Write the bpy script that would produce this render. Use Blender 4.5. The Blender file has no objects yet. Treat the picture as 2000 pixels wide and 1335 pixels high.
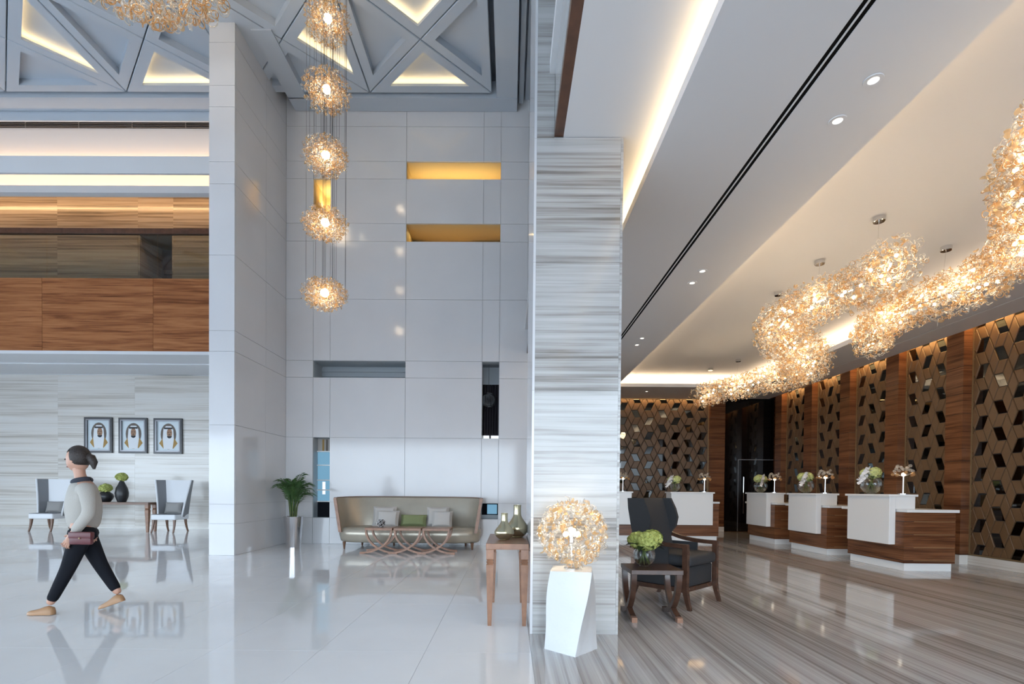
import bpy, bmesh, math, random
import numpy as np
from mathutils import Vector, Matrix, Euler

random.seed(7)
PI = math.pi
SC = bpy.context.scene
COL = SC.collection

# ------------------------------------------------------------------ camera
EYE = Vector((0.0, 0.0, 1.2))
F_PX = 1000.0
PITCH, YAW, ROLL = math.radians(0.8), math.radians(0.45), math.radians(0.5)
CX, CY = 987.0, 969.0
ROT = (Matrix.Rotation(YAW, 3, 'Z') @ Matrix.Rotation(PI / 2 - PITCH, 3, 'X') @ Matrix.Rotation(ROLL, 3, 'Z'))
cam_data = bpy.data.cameras.new('camera')
cam = bpy.data.objects.new('camera', cam_data)
COL.objects.link(cam)
cam.location = EYE
cam.rotation_euler = ROT.to_euler()
cam_data.sensor_width = 36.0
cam_data.lens = 36.0 * F_PX / 2000.0
cam_data.shift_x = (1000.0 - CX) / 2000.0
cam_data.shift_y = (CY - 667.5) / 2000.0
cam_data.clip_start = 0.05
SC.camera = cam

def ray(px, py):
    return ROT @ Vector(((px - CX) / F_PX, -(py - CY) / F_PX, -1.0))
def atY(px, py, Y):
    d = ray(px, py); return EYE + d * ((Y - EYE.y) / d.y)
def atZ(px, py, Z):
    d = ray(px, py); return EYE + d * ((Z - EYE.z) / d.z)
def atX(px, py, X):
    d = ray(px, py); return EYE + d * ((X - EYE.x) / d.x)

# ------------------------------------------------------------------ world, exposure
world = bpy.data.worlds.new('sky'); SC.world = world
world.use_nodes = True
wn = world.node_tree.nodes; wl = world.node_tree.links
bg = wn['Background']
bg.inputs['Color'].default_value = (0.72, 0.86, 1.0, 1)
bg.inputs['Strength'].default_value = 7.0
SC.view_settings.view_transform = 'Standard'
SC.view_settings.look = 'None'
SC.view_settings.exposure = 0.22
SC.view_settings.gamma = 1.0
SC.view_settings.use_curve_mapping = False
SC.cycles.max_bounces = 8
SC.cycles.diffuse_bounces = 5
SC.cycles.glossy_bounces = 4
SC.cycles.transmission_bounces = 6
SC.cycles.transparent_max_bounces = 24
SC.cycles.caustics_reflective = False
SC.cycles.caustics_refractive = False
SC.cycles.sample_clamp_indirect = 4.0
SC.cycles.use_denoising = True

WARM = (1.0, 0.70, 0.36)
def area(name, loc, sx, sy, power, rot=(0, 0, 0), color=WARM):
    l = bpy.data.lights.new(name, 'AREA'); l.shape = 'RECTANGLE'
    l.size = sx; l.size_y = sy; l.energy = power; l.color = color
    o = bpy.data.objects.new(name, l); COL.objects.link(o)
    o.location = loc; o.rotation_euler = rot
    return o
def point(name, loc, power, radius=0.05, color=(1.0, 0.80, 0.55)):
    l = bpy.data.lights.new(name, 'POINT'); l.energy = power; l.shadow_soft_size = radius; l.color = color
    o = bpy.data.objects.new(name, l); COL.objects.link(o); o.location = loc
    return o
UP = (PI, 0, 0)
# portals at the glazed sides of the lobby (behind the camera and at the far left): guide daylight only
for nm, loc, sx, sy, rot in (('daylight_portal', (-4.6, -5.9, 1.8), 25, 3.6, (PI / 2, 0, 0)),
                             ('daylight_portal', (-16.9, 1.0, 1.8), 3.6, 14, (0, -PI / 2, 0))):
    o = area(nm, loc, sx, sy, 1.0, rot); o.data.cycles.is_portal = True
# long cove lights
P_TRAY, P_C1 = 4.6, 8.6
TRAYC = (1.0, 0.70, 0.42)
area('cove_light', (1.30, 4.6, 4.0), 0.06, 21.0, P_C1 * 21, UP)
area('cove_light', (2.60, 4.0, 4.0), 0.06, 19.5, P_TRAY * 19, UP, TRAYC)
area('cove_light', (6.37, 4.0, 4.0), 0.06, 19.5, P_TRAY * 19, UP, TRAYC)
area('cove_light', (4.5, 13.72, 4.0), 3.9, 0.06, P_TRAY * 4, UP, TRAYC)

# ------------------------------------------------------------------ materials
MATS = {}
def newmat(name):
    m = bpy.data.materials.new(name); m.use_nodes = True
    MATS[name] = m
    return m, m.node_tree.nodes, m.node_tree.links, m.node_tree.nodes['Principled BSDF']
def plain(name, col, rough=0.5, metal=0.0, spec=0.5, coat=0.0, noise=0.0, nscale=8.0, bump=0.0, bscale=60.0):
    m, n, l, p = newmat(name)
    p.inputs['Base Color'].default_value = (*col, 1)
    p.inputs['Roughness'].default_value = rough
    p.inputs['Metallic'].default_value = metal
    p.inputs['Specular IOR Level'].default_value = spec
    p.inputs['Coat Weight'].default_value = coat
    p.inputs['Coat Roughness'].default_value = 0.05
    g = n.new('ShaderNodeTexCoord')
    if noise > 0:
        t = n.new('ShaderNodeTexNoise'); t.inputs['Scale'].default_value = nscale; t.inputs['Detail'].default_value = 5
        l.new(g.outputs['Object'], t.inputs['Vector'])
        r = n.new('ShaderNodeValToRGB')
        r.color_ramp.elements[0].color = (*[c * (1 - noise) for c in col], 1)
        r.color_ramp.elements[1].color = (*[min(1, c * (1 + noise)) for c in col], 1)
        r.color_ramp.elements[0].position = 0.3; r.color_ramp.elements[1].position = 0.7
        l.new(t.outputs['Fac'], r.inputs['Fac']); l.new(r.outputs['Color'], p.inputs['Base Color'])
    if bump > 0:
        t = n.new('ShaderNodeTexNoise'); t.inputs['Scale'].default_value = bscale; t.inputs['Detail'].default_value = 3
        l.new(g.outputs['Object'], t.inputs['Vector'])
        b = n.new('ShaderNodeBump'); b.inputs['Strength'].default_value = bump; b.inputs['Distance'].default_value = 0.01
        l.new(t.outputs['Fac'], b.inputs['Height']); l.new(b.outputs['Normal'], p.inputs['Normal'])
    return m
def emit(name, col, strength):
    m, n, l, p = newmat(name)
    p.inputs['Base Color'].default_value = (0, 0, 0, 1)
    p.inputs['Emission Color'].default_value = (*col, 1)
    p.inputs['Emission Strength'].default_value = strength
    return m
def banded(name, scale, stops, fine, rough=0.1, jitter=(0, 0, 0), coat=0.0, distort=0.0, fine_mix=0.45, spec=0.5):
    """stone or timber whose bands run along one direction: stretched noise in world space"""
    m, n, l, p = newmat(name)
    g = n.new('ShaderNodeNewGeometry')
    oi = n.new('ShaderNodeObjectInfo')
    mul = n.new('ShaderNodeVectorMath'); mul.operation = 'SCALE'
    mul.inputs[0].default_value = jitter
    l.new(oi.outputs['Random'], mul.inputs['Scale'])
    add = n.new('ShaderNodeVectorMath'); add.operation = 'ADD'
    l.new(g.outputs['Position'], add.inputs[0]); l.new(mul.outputs[0], add.inputs[1])
    def noise(sc, det, dist=0.0):
        mp = n.new('ShaderNodeMapping'); mp.inputs['Scale'].default_value = sc
        l.new(add.outputs[0], mp.inputs['Vector'])
        t = n.new('ShaderNodeTexNoise'); t.inputs['Scale'].default_value = 1.0
        t.inputs['Detail'].default_value = det; t.inputs['Roughness'].default_value = 0.6
        t.inputs['Distortion'].default_value = dist
        l.new(mp.outputs['Vector'], t.inputs['Vector'])
        return t.outputs['Fac']
    a = noise(scale, 7, distort); b = noise(fine, 4)
    mx = n.new('ShaderNodeMix'); mx.data_type = 'FLOAT'; mx.inputs[0].default_value = fine_mix
    l.new(a, mx.inputs[2]); l.new(b, mx.inputs[3])
    r = n.new('ShaderNodeValToRGB')
    e = r.color_ramp.elements
    while len(e) < len(stops): e.new(0.5)
    for i, (pos, c) in enumerate(stops):
        e[i].position = 0.5 + (pos - 0.5) * 0.62; e[i].color = (*c, 1)
    l.new(mx.outputs[0], r.inputs['Fac'])
    l.new(r.outputs['Color'], p.inputs['Base Color'])
    p.inputs['Roughness'].default_value = rough
    p.inputs['Specular IOR Level'].default_value = spec
    p.inputs['Coat Weight'].default_value = coat
    p.inputs['Coat Roughness'].default_value = 0.04
    return m

plain('white_paint', (0.72, 0.73, 0.75), 0.6)
plain('ceiling_paint', (0.50, 0.55, 0.61), 0.55)
plain('dark_gap', (0.03, 0.03, 0.03), 0.7)
plain('white_stone', (0.66, 0.66, 0.675), 0.10, noise=0.025, nscale=1.2)
plain('joint', (0.42, 0.42, 0.43), 0.6)
plain('floor_stone', (0.84, 0.845, 0.85), 0.045, noise=0.03, nscale=1.6)
banded('striped_stone', (0.22, 0.22, 3.6), [(0.30, (0.18, 0.165, 0.15)), (0.40, (0.31, 0.295, 0.28)), (0.50, (0.42, 0.415, 0.405)), (0.64, (0.50, 0.50, 0.495)), (0.80, (0.40, 0.395, 0.39))],
       (0.5, 0.5, 34.0), 0.12, jitter=(3, 5, 23), distort=0.25)
banded('striped_wall', (0.16, 0.16, 4.5), [(0.30, (0.50, 0.455, 0.40)), (0.42, (0.63, 0.59, 0.535)), (0.5, (0.72, 0.685, 0.635)), (0.66, (0.77, 0.75, 0.715)), (0.82, (0.64, 0.605, 0.56))],
       (0.3, 0.3, 26.0), 0.18, jitter=(3, 5, 2), distort=0.2)
banded('gallery_stone', (0.14, 0.14, 4.0), [(0.30, (0.10, 0.072, 0.05)), (0.44, (0.25, 0.185, 0.13)), (0.55, (0.37, 0.285, 0.21)), (0.7, (0.43, 0.345, 0.265)), (0.8, (0.27, 0.20, 0.14))],
       (0.3, 0.3, 22.0), 0.2, jitter=(3, 5, 1), distort=0.3)
banded('striped_floor', (6.0, 0.10, 1.0), [(0.28, (0.22, 0.198, 0.19)), (0.40, (0.34, 0.32, 0.31)), (0.50, (0.46, 0.445, 0.44)), (0.64, (0.57, 0.565, 0.565)), (0.78, (0.40, 0.385, 0.38))],
       (30.0, 0.25, 1.0), 0.07, jitter=(0, 0.0, 0), distort=0.15)
banded('walnut', (0.5, 0.5, 9.0), [(0.28, (0.055, 0.020, 0.009)), (0.42, (0.125, 0.047, 0.020)), (0.55, (0.19, 0.078, 0.034)), (0.72, (0.25, 0.11, 0.05)), (0.85, (0.16, 0.06, 0.027))],
       (1.2, 1.2, 60.0), 0.28, jitter=(4, 4, 7), distort=0.9, spec=0.25)
banded('parapet_walnut', (0.45, 0.45, 7.0), [(0.28, (0.14, 0.045, 0.016)), (0.42, (0.27, 0.098, 0.036)), (0.55, (0.38, 0.150, 0.058)), (0.72, (0.47, 0.20, 0.082)), (0.85, (0.32, 0.145, 0.068))],
       (1.0, 1.0, 50.0), 0.35, jitter=(4, 4, 7), distort=0.9, spec=0.15)
plain('table_wood', (0.27, 0.135, 0.078), 0.32, noise=0.2, nscale=14)
plain('dark_wood', (0.070, 0.034, 0.022), 0.25, noise=0.25, nscale=14)
plain('trim_wood', (0.10, 0.042, 0.022), 0.3, noise=0.25, nscale=10)
plain('gold_leather', (0.150, 0.086, 0.043), 0.42, bump=0.15, bscale=150)
plain('mirror_black', (0.10, 0.105, 0.105), 0.03, metal=1.0)
plain('gold_frame', (0.36, 0.25, 0.13), 0.35, metal=0.6)
plain('sofa_satin', (0.43, 0.385, 0.31), 0.30, metal=0.4, noise=0.06, nscale=3)
plain('linen', (0.52, 0.49, 0.46), 0.85, bump=0.3, bscale=220)
plain('green_linen', (0.21, 0.24, 0.11), 0.8, bump=0.3, bscale=220)
plain('charcoal_fabric', (0.028, 0.030, 0.034), 0.65, bump=0.3, bscale=200)
plain('white_fabric', (0.78, 0.79, 0.81), 0.7)
plain('grey_velvet', (0.22, 0.225, 0.24), 0.6)
plain('grey_cushion', (0.30, 0.29, 0.28), 0.75, bump=0.3, bscale=200)
plain('chair_leg_wood', (0.16, 0.08, 0.045), 0.35)
plain('black_ceramic', (0.02, 0.02, 0.022), 0.38)
plain('gold_glaze', (0.50, 0.44, 0.29), 0.22, metal=0.9, noise=0.12, nscale=5)
plain('silver', (0.70, 0.70, 0.72), 0.14, metal=1.0)
plain('chrome', (0.80, 0.80, 0.80), 0.06, metal=1.0)
plain('soil', (0.03, 0.02, 0.015), 0.9)
plain('palm_green', (0.05, 0.115, 0.03), 0.45, noise=0.35, nscale=6)
plain('palm_stem', (0.10, 0.13, 0.035), 0.5)
plain('leaf_dark', (0.015, 0.035, 0.012), 0.4)
plain('lime_petal_lit', (0.60, 0.63, 0.26), 0.6, noise=0.15, nscale=30)  # lime petals in a brighter colour, standing in for stronger light on the desks
plain('lime_petal', (0.43, 0.47, 0.13), 0.6, noise=0.2, nscale=30)
plain('white_petal', (0.85, 0.82, 0.80), 0.55)
plain('desk_white', (0.80, 0.80, 0.79), 0.18)
plain('white_lacquer', (0.63, 0.64, 0.65), 0.35, bump=0.5, bscale=9)
plain('frame_dark', (0.05, 0.05, 0.055), 0.3)
plain('frame_silver', (0.28, 0.28, 0.30), 0.3, metal=0.4)
plain('picture_paper', (0.66, 0.74, 0.78), 0.35)
plain('headcloth', (0.82, 0.84, 0.86), 0.6)
plain('portrait_skin', (0.36, 0.20, 0.12), 0.6)
plain('portrait_black', (0.02, 0.02, 0.022), 0.6)
plain('portrait_shade', (0.16, 0.13, 0.11), 0.7)
plain('portrait_gold', (0.42, 0.25, 0.07), 0.6)
plain('skin', (0.50, 0.28, 0.20), 0.5)
plain('hair', (0.022, 0.014, 0.011), 0.5, bump=0.6, bscale=90)
plain('sweater', (0.42, 0.395, 0.36), 0.9, bump=0.4, bscale=160)
plain('scarf', (0.03, 0.035, 0.05), 0.8)
plain('trousers', (0.008, 0.009, 0.013), 0.8, spec=0.15)
plain('tan_leather', (0.36, 0.20, 0.10), 0.45)
plain('maroon_leather', (0.10, 0.022, 0.026), 0.4)
plain('lip', (0.38, 0.12, 0.11), 0.5)
plain('eye_dark', (0.02, 0.015, 0.012), 0.2)
plain('black_glass', (0.006, 0.005, 0.005), 0.05)
plain('gap_black', (0.004, 0.004, 0.004), 0.8, spec=0.1)
plain('cream_wall', (0.58, 0.47, 0.27), 0.6)
plain('amber_wood', (0.42, 0.29, 0.14), 0.5, noise=0.2, nscale=3)
plain('brick_brown', (0.18, 0.08, 0.035), 0.6, noise=0.3, nscale=8)
plain('pale_panel', (0.42, 0.46, 0.49), 0.3)
plain('dark_curtain', (0.020, 0.015, 0.022), 0.6)
plain('bronze_tint', (0.05, 0.05, 0.055), 0.1)
emit('bulb_glow', (1.0, 0.88, 0.68), 22.0)
emit('lamp_glow', (1.0, 0.88, 0.68), 18.0)
emit('desk_glow', (1.0, 0.86, 0.66), 3.0)
emit('downlight_glow', (1.0, 0.90, 0.76), 3.0)
emit('daylit_pane', (0.25, 0.55, 0.80), 0.55)
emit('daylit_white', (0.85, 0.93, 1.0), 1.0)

def thin_glass(name, tint, body, body_amt, gloss=0.05, blend=0.28):
    m = bpy.data.materials.new(name); m.use_nodes = True; MATS[name] = m
    n, l = m.node_tree.nodes, m.node_tree.links
    n.remove(n['Principled BSDF']); out = n['Material Output']
    tr = n.new('ShaderNodeBsdfTransparent'); tr.inputs['Color'].default_value = (*tint, 1)
    gl = n.new('ShaderNodeBsdfGlossy'); gl.inputs['Roughness'].default_value = gloss
    lw = n.new('ShaderNodeLayerWeight'); lw.inputs['Blend'].default_value = blend
    m1 = n.new('ShaderNodeMixShader')
    l.new(lw.outputs['Facing'], m1.inputs['Fac']); l.new(tr.outputs[0], m1.inputs[1]); l.new(gl.outputs[0], m1.inputs[2])
    res = m1
    if body_amt > 0:
        tl = n.new('ShaderNodeBsdfTranslucent'); tl.inputs['Color'].default_value = (*body, 1)
        df = n.new('ShaderNodeBsdfDiffuse'); df.inputs['Color'].default_value = (*body, 1)
        ad = n.new('ShaderNodeMixShader'); ad.inputs['Fac'].default_value = 0.5
        l.new(tl.outputs[0], ad.inputs[1]); l.new(df.outputs[0], ad.inputs[2])
        m2 = n.new('ShaderNodeMixShader'); m2.inputs['Fac'].default_value = body_amt
        l.new(m1.outputs[0], m2.inputs[1]); l.new(ad.outputs[0], m2.inputs[2])
        res = m2
    l.new(res.outputs[0], out.inputs['Surface'])
    return m
thin_glass('petal_clear', (0.98, 0.96, 0.92), (0.97, 0.92, 0.84), 0.25)
thin_glass('petal_amber', (0.97, 0.78, 0.52), (0.88, 0.60, 0.32), 0.36)
thin_glass('clear_glass', (0.96, 0.98, 0.98), (1, 1, 1), 0.0, 0.02)
thin_glass('balustrade_glass', (0.74, 0.77, 0.72), (1, 1, 1), 0.0, 0.02, 0.08)

# ------------------------------------------------------------------ mesh helpers
class MB:
    def __init__(s): s.v = []; s.f = []
    def add(s, verts, faces):
        b = len(s.v); s.v += [tuple(p) for p in verts]; s.f += [tuple(i + b for i in f) for f in faces]; return s
    def box(s, x0, x1, y0, y1, z0, z1, bev=0.0):
        if x0 > x1: x0, x1 = x1, x0
        if y0 > y1: y0, y1 = y1, y0
        if z0 > z1: z0, z1 = z1, z0
        if bev <= 0:
            return s.add([(x0, y0, z0), (x1, y0, z0), (x1, y1, z0), (x0, y1, z0), (x0, y0, z1), (x1, y0, z1), (x1, y1, z1), (x0, y1, z1)],
                         [(0, 3, 2, 1), (4, 5, 6, 7), (0, 1, 5, 4), (1, 2, 6, 5), (2, 3, 7, 6), (3, 0, 4, 7)])
        bm = bmesh.new()
        bmesh.ops.create_cube(bm, size=1.0, matrix=Matrix.Translation(((x0 + x1) / 2, (y0 + y1) / 2, (z0 + z1) / 2)) @ Matrix.Diagonal((x1 - x0, y1 - y0, z1 - z0, 1)))
        bev = min(bev, 0.45 * min(x1 - x0, y1 - y0, z1 - z0))
        bmesh.ops.bevel(bm, geom=list(bm.edges), offset=bev, segments=2 if bev < 0.03 else 4, affect='EDGES', profile=0.5)
        bm.verts.index_update()
        s.add([v.co[:] for v in bm.verts], [[v.index for v in f.verts] for f in bm.faces]); bm.free(); return s
    def tube(s, pts, r, n=8, cap=True):
        pts = [Vector(p) for p in pts]; rr = r if hasattr(r, '__len__') else [r] * len(pts)
        rings = []; prev = None
        for i, p in enumerate(pts):
            t = (pts[min(i + 1, len(pts) - 1)] - pts[max(i - 1, 0)]).normalized()
            if prev is None:
                a = Vector((0, 0, 1)) if abs(t.z) < 0.9 else Vector((1, 0, 0))
                u = t.cross(a).normalized()
            else:
                u = (prev - t * prev.dot(t)).normalized()
            prev = u; w = t.cross(u)
            rings.append([p + (u * math.cos(2 * PI * k / n) + w * math.sin(2 * PI * k / n)) * rr[i] for k in range(n)])
        vs = [q for rg in rings for q in rg]; fs = []
        for i in range(len(rings) - 1):
            for k in range(n):
                fs.append((i * n + k, i * n + (k + 1) % n, (i + 1) * n + (k + 1) % n, (i + 1) * n + k))
        if cap:
            fs.append(tuple(range(n - 1, -1, -1))); fs.append(tuple((len(rings) - 1) * n + k for k in range(n)))
        return s.add(vs, fs)
    def lathe(s, prof, n=24, c=(0, 0), cap=True, sq=0):
        vs = []; fs = []
        for r, z in prof:
            for k in range(n):
                a = 2 * PI * k / n
                vs.append((c[0] + r * math.cos(a), c[1] + r * math.sin(a), z))
        for i in range(len(prof) - 1):
            for k in range(n):
                fs.append((i * n + k, i * n + (k + 1) % n, (i + 1) * n + (k + 1) % n, (i + 1) * n + k))
        if cap:
            if prof[0][0] > 1e-4: fs.append(tuple(range(n - 1, -1, -1)))
            if prof[-1][0] > 1e-4: fs.append(tuple((len(prof) - 1) * n + k for k in range(n)))
        return s.add(vs, fs)
    def prism(s, poly, z0, z1):
        """poly (x,y) counter-clockwise, extruded in z"""
        n = len(poly)
        vs = [(x, y, z0) for x, y in poly] + [(x, y, z1) for x, y in poly]
        fs = [tuple(range(n - 1, -1, -1)), tuple(range(n, 2 * n))] + [(i, (i + 1) % n, n + (i + 1) % n, n + i) for i in range(n)]
        return s.add(vs, fs)
    def loft(s, rings, cap=True, closed=True):
        n = len(rings[0]); vs = [p for r in rings for p in r]; fs = []
        for i in range(len(rings) - 1):
            for k in range(n if closed else n - 1):
                fs.append((i * n + k, i * n + (k + 1) % n, (i + 1) * n + (k + 1) % n, (i + 1) * n + k))
        if cap:
            fs.append(tuple(range(n - 1, -1, -1))); fs.append(tuple((len(rings) - 1) * n + k for k in range(n)))
        return s.add(vs, fs)
    def sphere(s, c, r, n=12, m=8):
        rx, ry, rz = r if hasattr(r, '__len__') else (r, r, r)
        vs = [(c[0], c[1], c[2] - rz)]
        for i in range(1, m):
            a = -PI / 2 + PI * i / m
            for k in range(n):
                b = 2 * PI * k / n
                vs.append((c[0] + rx * math.cos(a) * math.cos(b), c[1] + ry * math.cos(a) * math.sin(b), c[2] + rz * math.sin(a)))
        vs.append((c[0], c[1], c[2] + rz)); fs = []
        for k in range(n): fs.append((0, 1 + (k + 1) % n, 1 + k))
        for i in range(m - 2):
            for k in range(n):
                fs.append((1 + i * n + k, 1 + i * n + (k + 1) % n, 1 + (i + 1) * n + (k + 1) % n, 1 + (i + 1) * n + k))
        t = len(vs) - 1; o = 1 + (m - 2) * n
        for k in range(n): fs.append((o + k, o + (k + 1) % n, t))
        return s.add(vs, fs)
    def xform(s, M):
        s.v = [tuple(M @ Vector(p)) for p in s.v]; return s
    def mesh(s, name, mat, smooth=True, angle=35):
        me = bpy.data.meshes.new(name); me.from_pydata(s.v, [], s.f); me.validate()
        if isinstance(mat, str): mat = MATS[mat]
        if mat: me.materials.append(mat)
        if smooth:
            me.polygons.foreach_set('use_smooth', [True] * len(me.polygons))
            me.set_sharp_from_angle(angle=math.radians(angle))
        return me
    def build(s, name, mat, parent=None, loc=None, rot=None, smooth=True, angle=35):
        return link(name, s.mesh(name, mat, smooth, angle), parent, loc, rot)

def link(name, me, parent=None, loc=None, rot=None):
    o = bpy.data.objects.new(name, me); COL.objects.link(o)
    if parent is not None: o.parent = parent
    if loc is not None: o.location = loc
    if rot is not None: o.rotation_euler = rot
    return o
def tag(o, label=None, cat=None, group=None, kind=None):
    if label: o['label'] = label
    if cat: o['category'] = cat
    if group: o['group'] = group
    if kind: o['kind'] = kind
    return o
def thing(name, label, cat, loc=(0, 0, 0), rz=0.0, group=None):
    o = bpy.data.objects.new(name, None); COL.objects.link(o)
    o.location = loc; o.rotation_euler = (0, 0, rz); o.empty_display_size = 0.1
    return tag(o, label, cat, group)
def struct(name, mb, mat, parent=None, smooth=False):
    o = mb.build(name, mat, parent, smooth=smooth)
    if parent is None: o['kind'] = 'structure'
    return o
def dup(root, loc, rz, label, group=None):
    r = root.copy(); COL.objects.link(r); r.location = loc; r.rotation_euler = (0, 0, rz); r['label'] = label
    if group: r['group'] = group
    for ch in list(root.children):
        c = ch.copy(); COL.objects.link(c); c.parent = r
        for g in list(ch.children):
            d = g.copy(); COL.objects.link(d); d.parent = c
    return r

# ================================================================== ROOM SHELL
HC = 9.2                     # underside of the coffered ceiling
WALL_Y = 10.95               # sofa wall
PX0, PX1, PY0 = -5.25, -4.80, 8.90    # pier
LW_Y = 14.6                  # striped wall behind the portraits
COLX0, COLX1, COLY0, COLY1 = 0.18, 0.91, 4.24, 5.40
Z1, Z2, Z3 = 4.09, 3.92, 4.25         # reception ceilings
RW_X, RB_Y = 7.80, 15.20

# floors: bases with laid tiles
struct('ground', MB().box(-120, 80, -120, -6.0, -0.4, -0.02).box(-120, -17.0, -6.0, 60, -0.4, -0.02), 'joint')  # unseen outdoor ground, added to cut light reaching the upper walls
fl = struct('floor', MB().box(-17, 0.17, -6, LW_Y, -0.30, -0.006), 'joint')
tile_me = {}
def floor_tile(x0, x1, y0, y1, mat, parent, gap=0.0012):
    key = (round(x1 - x0, 3), round(y1 - y0, 3), mat)
    if key not in tile_me:
        w, d = (x1 - x0) / 2 - gap, (y1 - y0) / 2 - gap
        tile_me[key] = MB().box(-w, w, -d, d, -0.02, 0.0).mesh('floor_tile', mat, smooth=False)
    return link('floor_tile', tile_me[key], parent, ((x0 + x1) / 2, (y0 + y1) / 2, 0))
xs = [0.17 - 0.78 * i for i in range(23)]
for i in range(22):
    y = -0.94
    while y < LW_Y - 0.01:
        y1 = min(y + 1.56, LW_Y)
        if xs[i + 1] > -1.30 * max(y1, 1.0) - 2.4:
            floor_tile(xs[i + 1], xs[i], y, y1, 'floor_stone', fl)
        y = y1
for (x0, x1, y0, y1) in ((-17, 0.17, -6, -0.94),):
    MB().box(x0, x1, y0, y1, -0.02, 0).build('floor_tile', 'floor_stone', fl, smooth=False)
for i in range(22):      # margin outside the view, one long slab per column
    ys = [-0.94 + 1.56 * k for k in range(11)]
    ylist = [(a, min(a + 1.56, LW_Y)) for a in ys if a < LW_Y - 0.01 and not xs[i + 1] > -1.30 * max(min(a + 1.56, LW_Y), 1.0) - 2.4]
    if ylist:
        MB().box(xs[i + 1] + .001, xs[i] - .001, ylist[0][0], ylist[-1][1], -0.02, 0).build('floor_tile', 'floor_stone', fl, smooth=False)
fr = struct('floor_reception', MB().box(0.17, RW_X + 0.4, -6, RB_Y + 0.4, -0.30, -0.006), 'joint')
for i in range(13):
    x0 = 0.17 + 0.60 * i; x1 = x0 + 0.60 if i < 12 else RW_X + 0.2
    for k in range(11):
        y0 = -0.8 + 1.5 * k; y1 = min(y0 + 1.5, RB_Y + 0.2)
        floor_tile(x0, x1, y0, y1, 'striped_floor', fr, 0.0006)
MB().box(0.17, RW_X + 0.2, -6, -0.8, -0.02, 0).build('floor_tile', 'striped_floor', fr, smooth=False)

# ---- sofa wall with its window slots, clad in stone panels
def zrow(y, x=800): return atY(x, y, WALL_Y).z
ROW = [zrow(y) for y in (225, 248, 316, 350, 437, 472, 585, 705, 738, 855, 981, 1012)] + [0.0]
ROW[0] = HC + .62
ROW.sort()
XC = [PX1, atY(611.5, 800, WALL_Y).x, atY(644.5, 800, WALL_Y).x, atY(792, 700, WALL_Y).x, atY(941, 800, WALL_Y).x, atY(974.5, 800, WALL_Y).x, 0.37, 1.2]
nz = len(ROW) - 1
# row index from the top r=0..: convert
def top(r): return nz - 1 - r
holes = {}
def hole(name, cols, rows):
    for c in cols:
        for r in rows: holes[(c, top(r))] = name
hole('N1', (3, 4), (2,)); hole('N2', (3, 4), (4,)); hole('N3', (1,), (3,)); hole('N4', (1, 2), (7,))
hole('N5', (4,), (7, 8)); hole('N6', (1,), (9, 10)); hole('N7', (4,), (10,))
wb = MB()
WT = 0.22
for c in range(len(XC) - 1):
    for r in range(nz):
        if (c, r) in holes: continue
        if r == nz - 1 or True:
            wb.box(XC[c], XC[c + 1], WALL_Y + 0.012, WALL_Y + WT, ROW[r], ROW[r + 1])
wall_back = struct('wall_back', wb, 'joint')
def stone_panel(x0, x1, z0, z1, y, parent, mat='white_stone', g=0.003, t=0.03, name='stone_panel'):
    return MB().box(x0 + g, x1 - g, y, y + t, z0 + g, z1 - g).build(name, mat, parent, smooth=False)
for c in range(len(XC) - 1):
    for r in range(nz):
        if (c, r) not in holes:
            stone_panel(XC[c], XC[c + 1], ROW[r], ROW[r + 1], WALL_Y - 0.012, wall_back)
def slot_rect(name):
    cs = [k for k, v in holes.items() if v == name]
    return (min(XC[c] for c, r in cs), max(XC[c + 1] for c, r in cs), min(ROW[r] for c, r in cs), max(ROW[r + 1] for c, r in cs))
WIN = {}
def window_slot(n, name, lining, back_mat, depth):
    x0, x1, z0, z1 = slot_rect(name)
    y0, y1 = WALL_Y - 0.012, WALL_Y + depth
    w = tag(bpy.data.objects.new('window_%d' % n, None), kind='structure'); COL.objects.link(w)
    m = MB(); t = 0.02
    m.box(x0 - t, x0, WALL_Y + WT, y1, z0 - t, z1 + t).box(x1, x1 + t, WALL_Y + WT, y1, z0 - t, z1 + t)
    m.box(x0, x1, WALL_Y + WT, y1, z1, z1 + t).box(x0, x1, WALL_Y + WT, y1, z0 - t, z0)
    m.build('reveal', lining, w, smooth=False)
    r = MB(); e = 0.004
    r.box(x0, x0 + e, y0 + .03, WALL_Y + WT, z0, z1).box(x1 - e, x1, y0 + .03, WALL_Y + WT, z0, z1)
    r.box(x0, x1, y0 + .03, WALL_Y + WT, z1 - e, z1).box(x0, x1, y0 + .03, WALL_Y + WT, z0, z0 + e)
    r.build('jamb', 'pale_panel' if n > 3 else 'cream_wall', w, smooth=False)
    if back_mat: MB().box(x0 - t, x1 + t, y1, y1 + t, z0 - t, z1 + t).build('back_panel', back_mat, w, smooth=False)
    return w, x0, x1, z0, z1, y1
w, x0, x1, z0, z1, yb = window_slot(1, 'N1', 'cream_wall', 'cream_wall', 0.75)
area('slot_light', ((x0 + x1) / 2, WALL_Y + 0.45, z0 + 0.012), x1 - x0 - .1, 0.05, 6.0, UP, (1, .72, .3))
MB().box(x0 + .01, x1 - .01, WALL_Y + .30, WALL_Y + .34, z0, z0 + .05).build('ledge', 'cream_wall', w, smooth=False)
w, x0, x1, z0, z1, yb = window_slot(2, 'N2', 'cream_wall', 'amber_wood', 0.75)
wd = x1 - x0
MB().box(x0 + .01, x0 + wd * .11, yb - .06, yb - .001, z0, z1 - .05).build('panel', 'brick_brown', w, smooth=False)
MB().box(x1 - wd * .31, x1 - .01, yb - .06, yb - .001, z0, z1 - .05).build('panel', 'brick_brown', w, smooth=False)
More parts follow.
